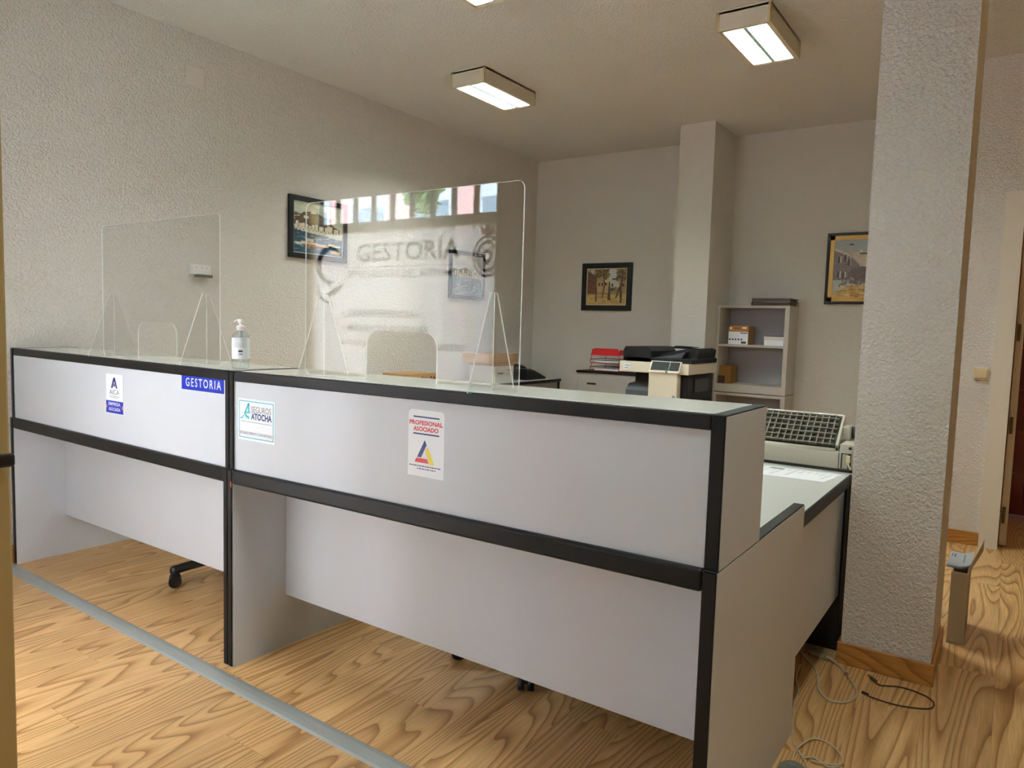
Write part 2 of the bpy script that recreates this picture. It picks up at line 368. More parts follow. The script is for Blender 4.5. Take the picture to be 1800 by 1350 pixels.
# ------------------------------------------------------------------ bathroom door
door = struct(MB().box(.395, .475, YR-.016, YR, 0, 2.114).box(1.26, 1.34, YR-.016, YR, 0, 2.114).box(.475, 1.26, YR-.016, YR, 2.036, 2.114)
    .box(.4752, .492, YR-.017, YR+.13, 0, 2.0355).box(1.243, 1.2598, YR-.017, YR+.13, 0, 2.0355).box(.4752, 1.2598, YR+.001, YR+.13, 2.0357, 2.0495).obj('door_2', mat('door_white', S(226, 220, 206), .4)), 'white framed bathroom doorway')
doorw = mat('door_leaf_white', S(214, 200, 178), .4); brass = mat('hinge_brass', S(120, 104, 74), .4, .8)
MB().box(.497, .535, YR+.07, YR+.80, .012, 2.03, .003, 1).obj('door_leaf', doorw, door)
for z in (1.30, .745, .20): MB().cyl((.510, YR+.06, z-.05), (.510, YR+.06, z+.05), .007, 10).box(.505, .520, YR+.062, YR+.07, z-.05, z+.05).obj('hinge', brass, door)
struct(MB().box(.02, 2.5, YR+.12, 6.1, -.011, -.001).obj('floor_bathroom', mat('pink_floor', S(198, 150, 150), .35)), 'pink bathroom floor')
tw = struct(MB().box(.12, 2.4, 4.80, 4.9, 0, H).box(.12, .2, YR+.12, 4.8, 0, H).box(2.3, 2.4, YR+.12, 4.8, 0, H).obj('wall_bathroom', mat('grout', S(190, 150, 135), .8)), 'dark red tiled bathroom wall')
tile_m = bumpy(mat('red_tile', S(128, 44, 32), .18), 25, .0005, .1, 4, .35)
tme = bpy.data.meshes.new('tile'); q = MB().box(0, .197, -.008, 0, 0, .297, .002, 1).bm; q.to_mesh(tme); q.free(); tme.materials.append(tile_m)
for i in range(6):
    for j in range(8):
        o = bpy.data.objects.new('tile', tme); col.objects.link(o); o.location = (.42+i*.2, 4.80, .003+j*.3); o.parent = tw
sw = thing('light_switch', 'cream rocker light switch on the corridor wall', 'switch', (.341, YR, 1.049))
cream = mat('cream_plastic', S(226, 208, 168), .35)
MB().box(.302, .380, YR-.016, YR, 1.013, 1.085, .005, 3).obj('plate', cream, sw); MB().box(.311, .371, YR-.022, YR-.015, 1.022, 1.076, .003, 2).obj('rocker', cream, sw)

# ------------------------------------------------------------------ ceiling lights
house = mat('lamp_housing', S(214, 206, 188), .5); corner = mat('lamp_corner', S(206, 190, 140), .5)
tube_m = mat('lit_tube', (1, 1, 1, 1), .5, emit=(.98, 1.0, .945, 1), es=TUBE); refl = mat('reflector', S(205, 240, 234), .35, .2)
def ceiling_light(x0, y0, label):
    x1, y1, zb = x0+.275, y0+.60, H-.10
    t = thing('ceiling_light', label, 'ceiling light', (x0+.1375, y0+.3, H), 'louvred ceiling lights')
    MB().box(x0, x1, y0, y0+.012, zb, H-.006).box(x0, x1, y1-.012, y1, zb, H-.006).box(x0, x0+.010, y0, y1, zb, H-.006).box(x1-.010, x1, y0, y1, zb, H-.006).box(x0, x1, y0, y1, H-.016, H).obj('housing', house, t)
    for x in (x0, x1):
        for y in (y0, y1): MB().cyl((x+(.008 if x == x0 else -.008), y+(.008 if y == y0 else -.008), zb-.001), (x+(.008 if x == x0 else -.008), y+(.008 if y == y0 else -.008), H-.006), .0105, 10).obj('corner_cap', corner, t)
    MB().box(x0+.01, x1-.01, y0+.012, y1-.012, H-.03, H-.016).obj('reflector', refl, t)
    for xx in (x0+.072, x0+.203): MB().cyl((xx, y0+.03, H-.055), (xx, y1-.03, H-.055), .018, 14).obj('tube', tube_m, t)
    mb = MB().box(x0+.128, x0+.147, y0+.012, y1-.012, zb+.004, H-.03)
    for k in range(1, 12): mb.box(x0+.01, x1-.01, y0+.012+k*.048, y0+.0135+k*.048, zb+.008, zb+.046)
    mb.obj('louvre', refl, t)
    MB().box(x0+.01, x0+.026, y0+.012, y1-.012, zb+.002, zb+.006).box(x1-.026, x1-.01, y0+.012, y1-.012, zb+.002, zb+.006).box(x0+.01, x1-.01, y0+.012, y0+.03, zb+.002, zb+.006).box(x0+.01, x1-.01, y1-.03, y1-.012, zb+.002, zb+.006).obj('rim', house, t)
ceiling_light(-2.672, 2.262, 'louvred fluorescent ceiling light nearest the left wall')
ceiling_light(-.890, 2.255, 'louvred fluorescent ceiling light nearest the broad pillar')
ceiling_light(-1.805, .800, 'louvred fluorescent ceiling light cut off by the top edge')
ceiling_light(.20, -.66, 'added unseen fluorescent ceiling light over the entrance')  # unseen fixture, added to brighten the pillar front
wl = thing('added_corridor_light', 'added unseen warm ceiling lamp in the corridor', 'ceiling light', (1.35, 1.55, H))  # unseen lamp, added to warm the pillar side and corridor
MB().cyl((1.35, 1.55, H-.03), (1.35, 1.55, H), .07, 20).obj('base', house, wl)
MB().sph((1.35, 1.55, H-.11), .10, seg=20).obj('globe', mat('added_warm_globe', (1, 1, 1, 1), .5, emit=(1.0, .64, .27, 1), es=WARM), wl)

bl = thing('added_bathroom_light', 'added unseen ceiling lamp inside the bathroom', 'ceiling light', (1.2, 4.2, H))  # unseen lamp, added to lift the dark bathroom tiles
MB().cyl((1.2, 4.2, H-.03), (1.2, 4.2, H), .07, 20).obj('base', house, bl)
MB().sph((1.2, 4.2, H-.11), .10, seg=20).obj('globe', mat('added_bath_globe', (1, 1, 1, 1), .5, emit=(1.0, .85, .66, 1), es=12), bl)
# ------------------------------------------------------------------ reception counters
XL, XM, XR = -3.533, -1.7586, 0.0
def sagz(x, z): return -max(0, 1-abs(x-XM)/1.77)*float(np.interp(z, [0, .2, .735, 1.075], [0, .002, .014, .008]))
def sag(c): return (c.x, c.y, c.z+sagz(c.x, c.z))
ZS, ZT = .735, 1.0752
def counter(xl, xr, tl, tr_, label):
    t = thing('reception_counter', label, 'counter', ((xl+xr)/2, .3, 0), 'reception counter units')
    for x0, x1 in ((xl, xl+tl), (xr-tr_, xr)):
        p = MB().box(x0, x1, -.005, .787, 0, ZS-.004).obj('side_panel', lam, t, warp=sag)
        MB().box(x0+.0012, x1-.0012, -.011, -.005, .004, ZS-.004, .002, 1).box(x0+.0012, x1-.0012, -.011, .787, ZS-.004, ZS, .0015, 1).obj('edge_band', black, p, warp=sag)
        p = MB().box(x0, x1, .003, .3036, ZS, ZT-.004).obj('upper_side_panel', lam, t, warp=sag)
        MB().box(x0+.0012, x1-.0012, -.003, .003, ZS, ZT-.003, .002, 1).box(x0+.0012, x1-.0012, -.003, .3036, ZT-.004, ZT, .0015, 1).obj('edge_band', black, p, warp=sag)
    a, b_ = xl+tl, xr-tr_
    n = MB()
    MB().box(a, b_, -.009, .045, .682, ZS-.001, .008, 3).obj('front_rail', black, t, warp=sag)
    MB().box(a, b_, .045, .785, .700, ZS-.006).obj('desktop', lam_desk, t, warp=sag)
    MB().box(a, b_, .006, .022, ZS-.001, 1.042).obj('front_panel', lam, t, warp=sag)
    MB().box(a, b_, .001, .026, 1.040, ZT-.001, .002, 1).obj('top_rail', black, t, warp=sag)
    MB().box(a, b_, .026, .302, 1.044, 1.067).obj('top_board', lam, t, warp=sag)
    MB().box(a+.002, b_-.002, .002, .303, 1.0745, 1.0785, .001, 1).obj('glass_top', glass, t, warp=sag) if False else MB().box(a+.002, b_-.002, .027, .303, 1.0672, 1.0748, .001, 1).obj('glass_top', glass, t, warp=sag)
    MB().box(a, b_, .223, .241, .206, .699).obj('modesty_panel', lam, t, warp=sag)
    return t
c1 = counter(XL, XM-.0008, .024, .024, 'grey laminate reception counter with black edging against the left wall')
c2 = counter(XM+.0008, XR, .024, .034, 'grey laminate reception counter with black edging nearest the pillar')
chip = MB().sph((XM+.022, -.0105, .668), .004, .0022, .012, 10).obj('worn_chip', mat('bare_chipboard', S(190, 120, 90), .8), c2)

# stickers
blue = mat('blue_print', S(16, 44, 172), .35); navy = mat('navy_print', S(28, 38, 110), .4); red = mat('red_print', S(206, 22, 34), .4); yel = mat('yellow_print', S(240, 214, 20), .4)
teal = mat('teal_print', S(70, 190, 205), .4); grey = mat('grey_print', S(120, 122, 128), .5); whs = mat('sticker_white', S(238, 245, 251), .3); orange = mat('orange_print', S(226, 140, 110), .5)
SY = .0055
s1 = tag(MB().box(-2.627, -2.490, SY-.0006, SY+.0005, .893, 1.005).box(-2.627, -2.490, SY-.0006, SY+.0005, .843, .8935).obj('sticker', whs, base=(-2.56, SY, .84)), 'white association sticker with blue A above a blue band', 'sticker')
fy = SY-.0010
MB().box(-2.627, -2.490, fy, SY-.0006, .843, .894).obj('blue_band', blue, s1)
text_obj('EMPRESA', -2.606, -2.511, .874, .888, fy-.0003, whs, s1, weight=.015); text_obj('ASOCIADA', -2.606, -2.511, .852, .866, fy-.0003, whs, s1, weight=.015)
MB().poly3([(-2.627, fy-.0003, .880), (-2.614, fy-.0003, .869), (-2.627, fy-.0003, .858)]).obj('notch', orange, s1); MB().poly3([(-2.490, fy-.0003, .880), (-2.490, fy-.0003, .858), (-2.503, fy-.0003, .869)]).obj('notch', orange, s1)
mb = MB(); ax, az, hh = -2.559, .947, .044
mb.poly3([(ax-.026, fy, az), (ax-.006, fy, az+hh), (ax+.006, fy, az+hh), (ax-.014, fy, az)]); mb.poly3([(ax+.014, fy, az), (ax-.006, fy, az+hh), (ax+.006, fy, az+hh), (ax+.026, fy, az)])
mb.poly3([(ax-.007, fy, az+.012), (ax, fy, az+.004), (ax+.007, fy, az+.012), (ax, fy, az+.02)]); mb.obj('emblem', navy, s1)
text_obj('AICA', -2.598, -2.520, .920, .941, fy, grey, s1)
MB().box(-2.602, -2.516, fy, SY-.0006, .9115, .913).box(-2.590, -2.530, fy, SY-.0006, .906, .9072).obj('small_print', grey, s1)
s2 = tag(MB().box(-2.064, -1.800, SY-.0012, SY+.0005, .9815, 1.0385, .0004, 1).obj('sign_plate', blue, base=(-1.93, SY, .98)), 'small blue plate reading GESTORIA in white letters', 'sign')
text_obj('GESTORIA', -2.036, -1.815, .994, 1.026, SY-.0016, whs, s2, weight=.01, spacing=1.35)
s3 = tag(MB().box(-1.7165, -1.516, SY-.0006, SY+.0005, .832, .976).obj('sticker', whs, base=(-1.616, SY, .83)), 'square white insurance sticker reading SEGUROS ATOCHA', 'sticker')
bx0, bx1, bz0, bz1 = -1.711, -1.523, .840, .969
MB().box(bx0, bx1, fy, SY-.0006, bz1-.003, bz1).box(bx0, bx1, fy, SY-.0006, bz0, bz0+.003).box(bx0, bx0+.003, fy, SY-.0006, bz0, bz1).box(bx1-.003, bx1, fy, SY-.0006, bz0, bz1).obj('border', teal, s3)
text_obj('SEGUROS', -1.642, -1.535, .931, .952, fy, grey, s3); text_obj('ATOCHA', -1.643, -1.532, .906, .929, fy, navy, s3, weight=.03)
text_obj('ESTABLECIMIENTO CONCERTADO', -1.705, -1.528, .853, .862, fy, navy, s3)
MB().box(-1.700, -1.530, fy, SY-.0006, .896, .8972).obj('small_print', grey, s3)
mb = MB()
mb.poly3([(-1.702, fy, .905), (-1.690, fy, .907), (-1.683, fy, .916), (-1.686, fy, .920), (-1.692, fy, .911), (-1.704, fy, .909)])
mb.poly3([(-1.683, fy, .925), (-1.660, fy, .961), (-1.652, fy, .961), (-1.674, fy, .925)]); mb.poly3([(-1.661, fy, .961), (-1.653, fy, .961), (-1.653, fy, .930), (-1.661, fy, .930)])
mb.poly3([(-1.684, fy, .926), (-1.674, fy, .912), (-1.654, fy, .906), (-1.653, fy, .915), (-1.667, fy, .919), (-1.675, fy, .928)]); mb.poly3([(-1.672, fy, .926), (-1.648, fy, .926), (-1.648, fy, .931), (-1.672, fy, .931)])
mb.obj('emblem', teal, s3)
s4 = MB(); rr = .012; xa, xb, za, zb = -.916, -.782, .819, 1.009
s4.prism([(xa, za), (xb, za), (xb, zb-rr), (xb-rr*.3, zb-rr*.3), (xb-rr, zb), (xa+rr, zb), (xa+rr*.3, zb-rr*.3), (xa, zb-rr)], SY-.0006, SY+.0005)
s4 = tag(s4.obj('sticker', whs, base=(-.85, SY, .82)), 'tall white sticker reading PROFESIONAL ASOCIADO with coloured triangle', 'sticker')
MB().box(-.897, -.801, fy, SY-.0006, .987, .991).box(-.897, -.801, fy, SY-.0006, .939, .943).obj('rule', navy, s4)
text_obj('PROFESIONAL', -.912, -.788, .966, .979, fy, red, s4, weight=.035); text_obj('ASOCIADO', -.897, -.804, .9485, .9615, fy, red, s4, weight=.035)
MB().poly3([(-.881, fy, .874), (-.866, fy, .874), (-.846, fy, .911), (-.853, fy, .925)]).obj('triangle_bar', navy, s4)
MB().poly3([(-.833, fy, .857), (-.817, fy, .857), (-.842, fy, .906), (-.850, fy, .893)]).obj('triangle_bar', yel, s4)
MB().poly3([(-.890, fy, .859), (-.837, fy, .859), (-.844, fy, .871), (-.884, fy, .871)]).obj('triangle_bar', red, s4)
mb = MB(); xx = -.910
while xx < -.795:
    l_ = random.uniform(.004, .014); mb.box(xx, min(xx+l_, -.790), fy, SY-.0006, .8480, .8505)
    if -.890 < xx < -.815: mb.box(xx, xx+l_*.9, fy, SY-.0006, .8400, .8425)
    xx += l_+.0022
mb.obj('small_print', navy, s4)

# acrylic screens
def screen(xc, ys, label):
    z0 = 1.0753+sagz(xc, 1.07); wd, hh, hole, hh2, th = .872, .567, .29, .155, .0045
    t = thing('acrylic_screen', label, 'sneeze guard', (xc, ys, z0), 'acrylic screens on the counters')
    def arc(cx, cz, r, a0, a1, n=8): return [(cx+r*math.cos(a0+(a1-a0)*i/n), cz+r*math.sin(a0+(a1-a0)*i/n)) for i in range(n+1)]
    x0, x1, zt = xc-wd/2, xc+wd/2, z0+hh; r = .022; hr = .05; h0, h1 = xc-hole/2, xc+hole/2; hz = z0+hh2; hp = math.pi/2
    P = arc(x1-r, z0+r, r, -hp, 0)+arc(x1-r, zt-r, r, 0, hp)+arc(x0+r, zt-r, r, hp, 2*hp)+arc(x0+r, z0+r, r, 2*hp, 3*hp)
    P += [(h0, z0)]+arc(h0+hr, hz-hr, hr, 2*hp, hp)+arc(h1-hr, hz-hr, hr, hp, 0)+[(h1, z0)]
    mb = MB().prism(P, ys-th/2, ys+th/2); mb.bm.normal_update()
    for f in mb.bm.faces: f.material_index = 0 if abs(f.normal.y) > .9 else 1
    mb.obj('pane', [acrylic, acr_edge], t)
    for sx in (-1, 1):
        xf_ = xc+sx*.345
        for e in (-1, 1):
            T_ = [(ys+e*.003, z0), (ys+e*.108, z0), (ys+e*.106, z0+.01), (ys+e*.016, z0+.267), (ys+e*.012, z0+.272), (ys+e*.003, z0+.272)]
            mb = MB().prism(T_, xf_-.002, xf_+.002, 'x'); mb.bm.normal_update()
            for f in mb.bm.faces: f.material_index = 0 if abs(f.normal.x) > .9 or (e < 0 and f.normal.y > .9) else 1
            mb.obj('foot', [acrylic, acr_edge], t)
    return t
screen(-1.035, .093, 'clear acrylic counter screen full of reflections on the counter nearest the pillar')
screen(-2.400, .100, 'clear acrylic counter screen beside the hand gel bottle')

# hand gel bottle
bz = 1.0752+sagz(-1.838, 1.07); bc = (-1.838, .10)
bo = thing('hand_gel_bottle', 'clear pump bottle of hand gel with white label between the screens', 'bottle', (bc[0], bc[1], bz))
gel = clear('clear_plastic', (.93, .96, .98, 1), .02, 1.35)
MB().lathe((bc[0], bc[1], bz), [(.026, 0), (.030, .004), (.0305, .03), (.0305, .112), (.029, .122), (.022, .131), (.0135, .137), (.0135, .142)], 28).obj('body', gel, bo)
b = bmesh.new(); n = 26; ra = .0309
vs = [[b.verts.new((bc[0]+ra*math.cos(a), bc[1]+ra*math.sin(a), bz+z)) for a in [-math.pi*.95+i*math.pi*1.35/n for i in range(n+1)]] for z in (.036, .113)]
for i in range(n): b.faces.new((vs[0][i], vs[0][i+1], vs[1][i+1], vs[1][i])).smooth = True
MB()._add(b).obj('label', whs, bo)
def lab(a0, a1, z0, z1, m, name):
    b = bmesh.new(); n = 6; ra = .0311
    vs = [[b.verts.new((bc[0]+ra*math.cos(a0+(a1-a0)*i/n), bc[1]+ra*math.sin(a0+(a1-a0)*i/n), bz+z)) for i in range(n+1)] for z in (z0, z1)]
    for i in range(n): b.faces.new((vs[0][i], vs[0][i+1], vs[1][i+1], vs[1][i]))
    MB()._add(b).obj(name, m, bo)
lg = mat('pale_print', S(196, 200, 204), .5); dk = mat('dark_print', S(70, 74, 80), .5); am = -.62
for z in (.107, .101, .094, .089, .084, .079): lab(am-.85, am+.7, z, z+.0025, lg, 'small_print')
lab(am-.25, am+.22, .061, .068, dk, 'barcode'); lab(am-.2, am+.2, .052, .056, grey, 'small_print')
MB().lathe((bc[0], bc[1], bz), [(.0145, .139), (.0145, .155), (.012, .157), (.006, .158), (.006, .166), (.009, .167), (.010, .176), (.004, .179)], 20).obj('pump_collar', white_p, bo)
MB().tube([(bc[0]+.012, bc[1]-.002, bz+.1765), (bc[0]-.008, bc[1]-.002, bz+.178), (bc[0]-.028, bc[1]-.002, bz+.1745), (bc[0]-.033, bc[1]-.002, bz+.171)], .0035, 8).obj('nozzle', white_p, bo)
MB().cyl((bc[0], bc[1], bz+.01), (bc[0], bc[1], bz+.14), .003, 8).obj('dip_tube', white_p, bo)
MB().cyl((bc[0], bc[1], bz+.105), (bc[0], bc[1], bz+.137), .007, 12).obj('pump_chamber', mat('pump_grey', S(190, 196, 200), .3), bo)

# ------------------------------------------------------------------ desks behind
rd = thing('return_desk', 'grey desk with black edge running back from the counter end', 'desk', (-.4, 1.2, 0))
MB().box(-.70, -.012, .792, 1.60, .665, .700).obj('desktop', lam_desk, rd)
MB().box(-.012, -.004, .792, 1.60, .655, .700, .003, 2).box(-.70, -.004, 1.60, 1.606, .665, .700).obj('edge_band', black, rd)
MB().box(-.030, -.014, .80, 1.53, .225, .664).obj('side_panel', lam, rd)
MB().box(-.69, -.006, 1.53, 1.598, 0, .664, .002, 1).obj('end_leg', black, rd)
MB().box(-.69, -.66, .80, 1.53, 0, .664).obj('inner_leg', lam, rd)
pp = MB(); pp.box(-.5, -.031, 1.36, 1.56, .7003, .7012, m=None); pp.xf(lambda c: (c.x+(1.46-c.y)*-.15-.015, c.y+(c.x+.03)*.04, c.z))
pp = tag(pp.obj('paper_sheet', mat('paper', S(240, 242, 248), .6), base=(-.27, 1.46, .70)), 'printed white paper lying on the grey desk before the printer', 'paper')
mb = MB()
for k in range(16):
    x = -.43+k*.026; l_ = random.uniform(.03, .15)
    for j in range(2): mb.box(x+j*.008, x+j*.008+.003, 1.545-l_, 1.545, .7014, .7016)
mb.xf(lambda c: (c.x+(1.46-c.y)*-.15-.015, c.y+(c.x+.03)*.04, c.z)); mb.obj('print_lines', lg, pp)
MB().box(-.30, -.245, 1.515, 1.535, .7014, .7016).obj('print_block', dk, pp)
ps = thing('printer_stand', 'low stand hidden under the dot matrix printer', 'stand', (-.4, 1.85, 0))
MB().box(-.76, -.004, 1.625, 2.08, .672, .696).obj('top', lam_desk, ps)
for x in (-.75, -.05):
    for y in (1.635, 2.03): MB().box(x, x+.04, y, y+.04, 0, .672).obj('leg', black, ps)
pr = thing('dot_matrix_printer', 'old beige dot matrix printer with raised ribbed cover', 'printer', (-.36, 1.85, .696))
beige = bumpy(mat('printer_beige', S(186, 182, 166), .5), 60, .0003, .2, 2, .06); pgrey = mat('printer_rib', S(134, 131, 116), .6); pcell = mat('printer_cell', S(62, 60, 52), .7); pdark = mat('printer_dark', S(40, 38, 34), .6)
MB().box(-.70, -.065, 1.652, 2.02, .708, .775, .004, 2).obj('body', beige, pr)
MB().box(-.70, -.008, 1.656, 2.02, .696, .708).obj('base', pdark, pr)  # dark strip stands in for the shaded gap below the printer
MB().cyl((-.70, 1.672, .770), (-.085, 1.672, .770), .018, 20).obj('front_roller_cover', beige, pr)
for k in range(9): MB().box(-.66+k*.065, -.659+k*.065, 1.652, 1.69, .762, .7893).obj('seam', pgrey, pr) if False else None
MB().box(-.063, -.008, 1.652, 2.02, .708, .812, .004, 2).obj('end_block', beige, pr)
MB().box(-.056, -.018, 1.648, 1.653, .712, .775).obj('recess', pdark, pr)
MB().box(-.050, -.030, 1.645, 1.650, .714, .772).obj('recess_plate', mat('recess_grey', S(170, 166, 150), .5), pr)
MB().box(-.036, -.020, 1.638, 1.652, .738, .768, .003, 2, m=None).tube([(-.030, 1.644, .740), (-.022, 1.644, .722), (-.016, 1.644, .712)], .004, 8).obj('lever', mat('lever_cream', S(216, 206, 160), .4), pr)
MB().cyl((-.024, 1.648, .797), (-.024, 1.655, .797), .006, 10).obj('button', pdark, pr)
MB().box(-.68, -.085, 1.70, 1.98, .775, .785).obj('paper_slot', pdark, pr)
# raised cover: plate leaning back with ribs on its near face
ang = math.atan2(.118, .13); L_ = .172
def lean(c):  # local (x, s along slope, n towards viewer) -> world
    return (c.x, 1.712+c.y*math.cos(ang)+c.z*-math.sin(ang), .788+c.y*math.sin(ang)+c.z*math.cos(ang))
cov = MB().box(-.70, -.092, 0, L_, -.006, 0).xf(lean).obj('cover', pcell, pr)
MB().box(-.70, -.088, L_-.004, L_+.003, -.010, .010).xf(lean).obj('cover_rim', mat('rim_light', S(214, 212, 200), .4), cov)
MB().prism([(0, -.012), (0, .012), (L_, .012), (L_, -.012)], -.090, -.080, 'x').xf(lean).obj('cover_end', beige, cov)
for j in range(6): MB().box(-.70, -.10, j*L_/6+.003, j*L_/6+.0065, 0, .013).xf(lean).obj('rib', beige if j == 9 else pgrey, cov)
for k in range(23): MB().box(-.70+k*.0265, -.6965+k*.0265, 0, L_, 0, .011).xf(lean).obj('rib', pgrey, cov)
MB().box(-.080, -.050, 1.78, 1.86, .812, .87, .004, 2).obj('cover_hinge', beige, pr)
MB().cyl((-.05, 1.84, .84), (-.014, 1.84, .84), .026, 18).cyl((-.014, 1.84, .84), (-.006, 1.84, .84), .018, 14).obj('paper_knob', mat('knob_grey', S(96, 96, 104), .4), pr)

# left rear desk along the wall and its load
ld = thing('side_desk', 'grey desk with black edges along the left wall at the rear', 'desk', (-3.33, 3.5, 0))
MB().box(-3.55, -3.09, 2.25, 4.50, .735, .757).obj('desktop', lam_desk, ld)
MB().box(-3.09, -3.084, 2.25, 4.50, .733, .758).box(-3.55, -3.084, 4.50, 4.506, .733, .758).obj('edge_band', black, ld)
MB().box(-3.52, -3.105, 3.62, 4.49, .03, .735).obj('pedestal', mat('pedestal_grey', S(150, 148, 136), .5), ld)
MB().box(-3.105, -3.098, 4.475, 4.505, 0, .74).obj('corner_post', black, ld)
for k in range(3): MB().box(-3.105, -3.100, 3.64, 4.46, .06+k*.225, .275+k*.225, .002, 1).obj('drawer', mat('drawer_grey%d' % k, S(156, 154, 142), .5), ld)
MB().box(-3.1, -3.098, 4.15, 4.23, .60, .68).obj('label_card', whs, ld)
MB().box(-3.52, -3.10, 2.28, 2.31, 0, .735).obj('end_leg', lam, ld)
card = bumpy(mat('cardboard', S(178, 140, 96), .8), 90, .0004, .2, 3, .06)
bxo = thing('carton', 'brown and white carton on the side desk seen through the big screen', 'box', (-3.29, 3.72, .758))
MB().box(-3.44, -3.16, 3.52, 3.80, .758, .90, .002, 1).obj('lower_half', mat('white_card', S(224, 224, 220), .7), bxo)
MB().box(-3.44, -3.155, 3.42, 3.86, .93, 1.005, .002, 1).box(-3.44, -3.16, 3.52, 3.80, .90, .93).obj('upper_half', card, bxo)
MB().box(-3.159, -3.158, 3.56, 3.64, .83, .845).box(-3.159, -3.158, 3.70, 3.77, .86, .868).obj('print_lines', grey, bxo)
ph = thing('telephone', 'black desk telephone beside the carton on the side desk', 'telephone', (-3.27, 4.18, .758))
MB().prism([(4.03, .758), (4.36, .758), (4.36, .775), (4.10, .86), (4.03, .86)], -3.36, -3.17, 'x').obj('body', black_s, ph)
MB().tube([(-3.34, 4.06, .865), (-3.34, 4.10, .882), (-3.34, 4.22, .862), (-3.34, 4.29, .825)], .018, 10).obj('handset', black_s, ph)
for a in range(4):
    for k in range(3): MB().box(-3.26+k*.03, -3.238+k*.03, 4.16+a*.035, 4.182+a*.035, .8405-a*.0115, .8475-a*.0115).obj('key', mat('key_grey%d%d' % (a, k), S(120, 122, 126), .4), ph)
pb = thing('patterned_box', 'brown patterned carton seen through the opening of the big screen', 'box', (-3.40, 2.75, .758))
MB().box(-3.53, -3.28, 2.54, 2.89, .758, .862, .002, 1).obj('carton_body', card, pb)
mb = MB()
for k in range(9):
    y = 2.56+k*.036; mb.poly3([(-3.279, y, .79+random.random()*.05), (-3.279, y+.03, .79+random.random()*.05), (-3.279, y+.02, .82+random.random()*.035)])
mb.obj('printed_shapes', pdark, pb)

# filing cabinet, letter trays
fc = thing('filing_cabinet', 'low grey filing cabinet with black top behind the copier', 'cabinet', (-2.35, 4.5, 0))
cabg = mat('cabinet_grey', S(176, 176, 172), .5)
MB().box(-2.79, -1.95, 4.30, 4.70, 0, .845).obj('body', cabg, fc); MB().box(-2.80, -1.94, 4.29, 4.705, .845, .866, .004, 2).obj('top', black, fc)
for k in range(3):
    d = MB().box(-2.78, -1.96, 4.288, 4.30, .03+k*.272, .29+k*.272, .003, 1).obj('drawer', cabg, fc)
    MB().box(-2.68, -2.59, 4.282, 4.289, .20+k*.272, .215+k*.272, .002, 1).obj('handle', black_s, d)
redp = mat('red_plastic', S(196, 20, 30), .35); redw = mat('red_wire', S(150, 28, 34), .4)
lt = thing('letter_tray_stack', 'stack of red letter trays on the filing cabinet', 'letter trays', (-2.53, 4.44, .866))
for k in range(3):
    z = .870+k*.072
    t_ = MB()
    if k == 2:
        t_.prism([(-2.675, z-.004), (-2.375, z-.004), (-2.40, z+.06), (-2.635, z+.06)], 4.32, 4.325).box(-2.66, -2.38, 4.33, 4.62, z, z+.006).box(-2.665, -2.66, 4.33, 4.62, z, z+.05).box(-2.39, -2.385, 4.33, 4.62, z, z+.05)
        t_.obj('tray', redp, lt)
    else:
        for j in range(9): t_.cyl((-2.67+j*.036, 4.33, z), (-2.67+j*.036, 4.62, z), .0025, 6)
        for y in (4.33, 4.47, 4.62): t_.cyl((-2.68, y, z), (-2.37, y, z), .003, 6)
        for x in (-2.68, -2.37):
            t_.cyl((x, 4.33, z+.03), (x, 4.62, z+.03), .003, 6)
            for y in (4.33, 4.62): t_.cyl((x, y, z), (x+(.02 if x < -2.5 else -.02), y, z+.072), .003, 6)
        t_.cyl((-2.68, 4.62, z+.03), (-2.37, 4.62, z+.03), .003, 6); t_.obj('wire_tray', redw, lt)
        MB().box(-2.65, -2.41, 4.36, 4.60, z+.003, z+.018).obj('paper_pile', whs, lt)

# photocopier
cp = thing('photocopier', 'black and cream office photocopier behind the counter', 'photocopier', (-1.68, 3.75, 0))
crm = mat('copier_cream', S(226, 222, 206), .4); cpd = mat('copier_charcoal', S(22, 22, 24), .5, spec=.3); cps = mat('copier_slate', S(70, 76, 82), .45)
MB().box(-1.66, -1.42, 3.48, 4.02, .02, .93, .006, 2).box(-1.94, -1.66, 3.72, 4.02, .02, .93).box(-1.94, -1.42, 3.48, 4.02, .02, .70, .006, 2).obj('body', cpd, cp)
MB().box(-1.95, -1.405, 3.45, 4.03, .936, 1.014, .004, 2).obj('scanner_band', crm, cp)
MB().box(-1.93, -1.40, 3.50, 4.03, 1.014, 1.050, .006, 2).obj('scanner_lid', cpd, cp)
MB().prism([(-1.945, 1.018), (-1.72, 1.018), (-1.72, 1.095), (-1.75, 1.128), (-1.93, 1.125), (-1.945, 1.10)], 3.50, 3.98).obj('document_feeder', cpd, cp)
MB().prism([(-1.74, 1.050), (-1.41, 1.050), (-1.40, 1.112), (-1.43, 1.125), (-1.50, 1.118), (-1.66, 1.085)], 3.62, 4.0).obj('feeder_tray', cpd, cp)
MB().prism([(-1.70, 1.050), (-1.50, 1.050), (-1.47, 1.100), (-1.56, 1.075)], 3.545, 3.62).obj('feeder_guide', cps, cp)
MB().prism([(-1.715, 1.115), (-1.60, 1.112), (-1.52, 1.125), (-1.55, 1.13), (-1.68, 1.135)], 3.86, 3.98).obj('feeder_flap', cpd, cp)
MB().box(-1.692, -1.470, 3.405, 3.48, .40, .965, .008, 3).obj('front_cover', crm, cp)
MB().prism([(3.395, .950), (3.4495, .950), (3.4495, 1.028), (3.440, 1.028)], -1.688, -1.455, 'x').obj('control_panel', crm, cp)
MB().prism([(3.4005, .966), (3.4335, 1.0235), (3.4315, 1.0245), (3.3985, .967)], -1.675, -1.54, 'x').obj('touch_screen', mat('lcd', S(44, 48, 50), .55, spec=.2), cp)
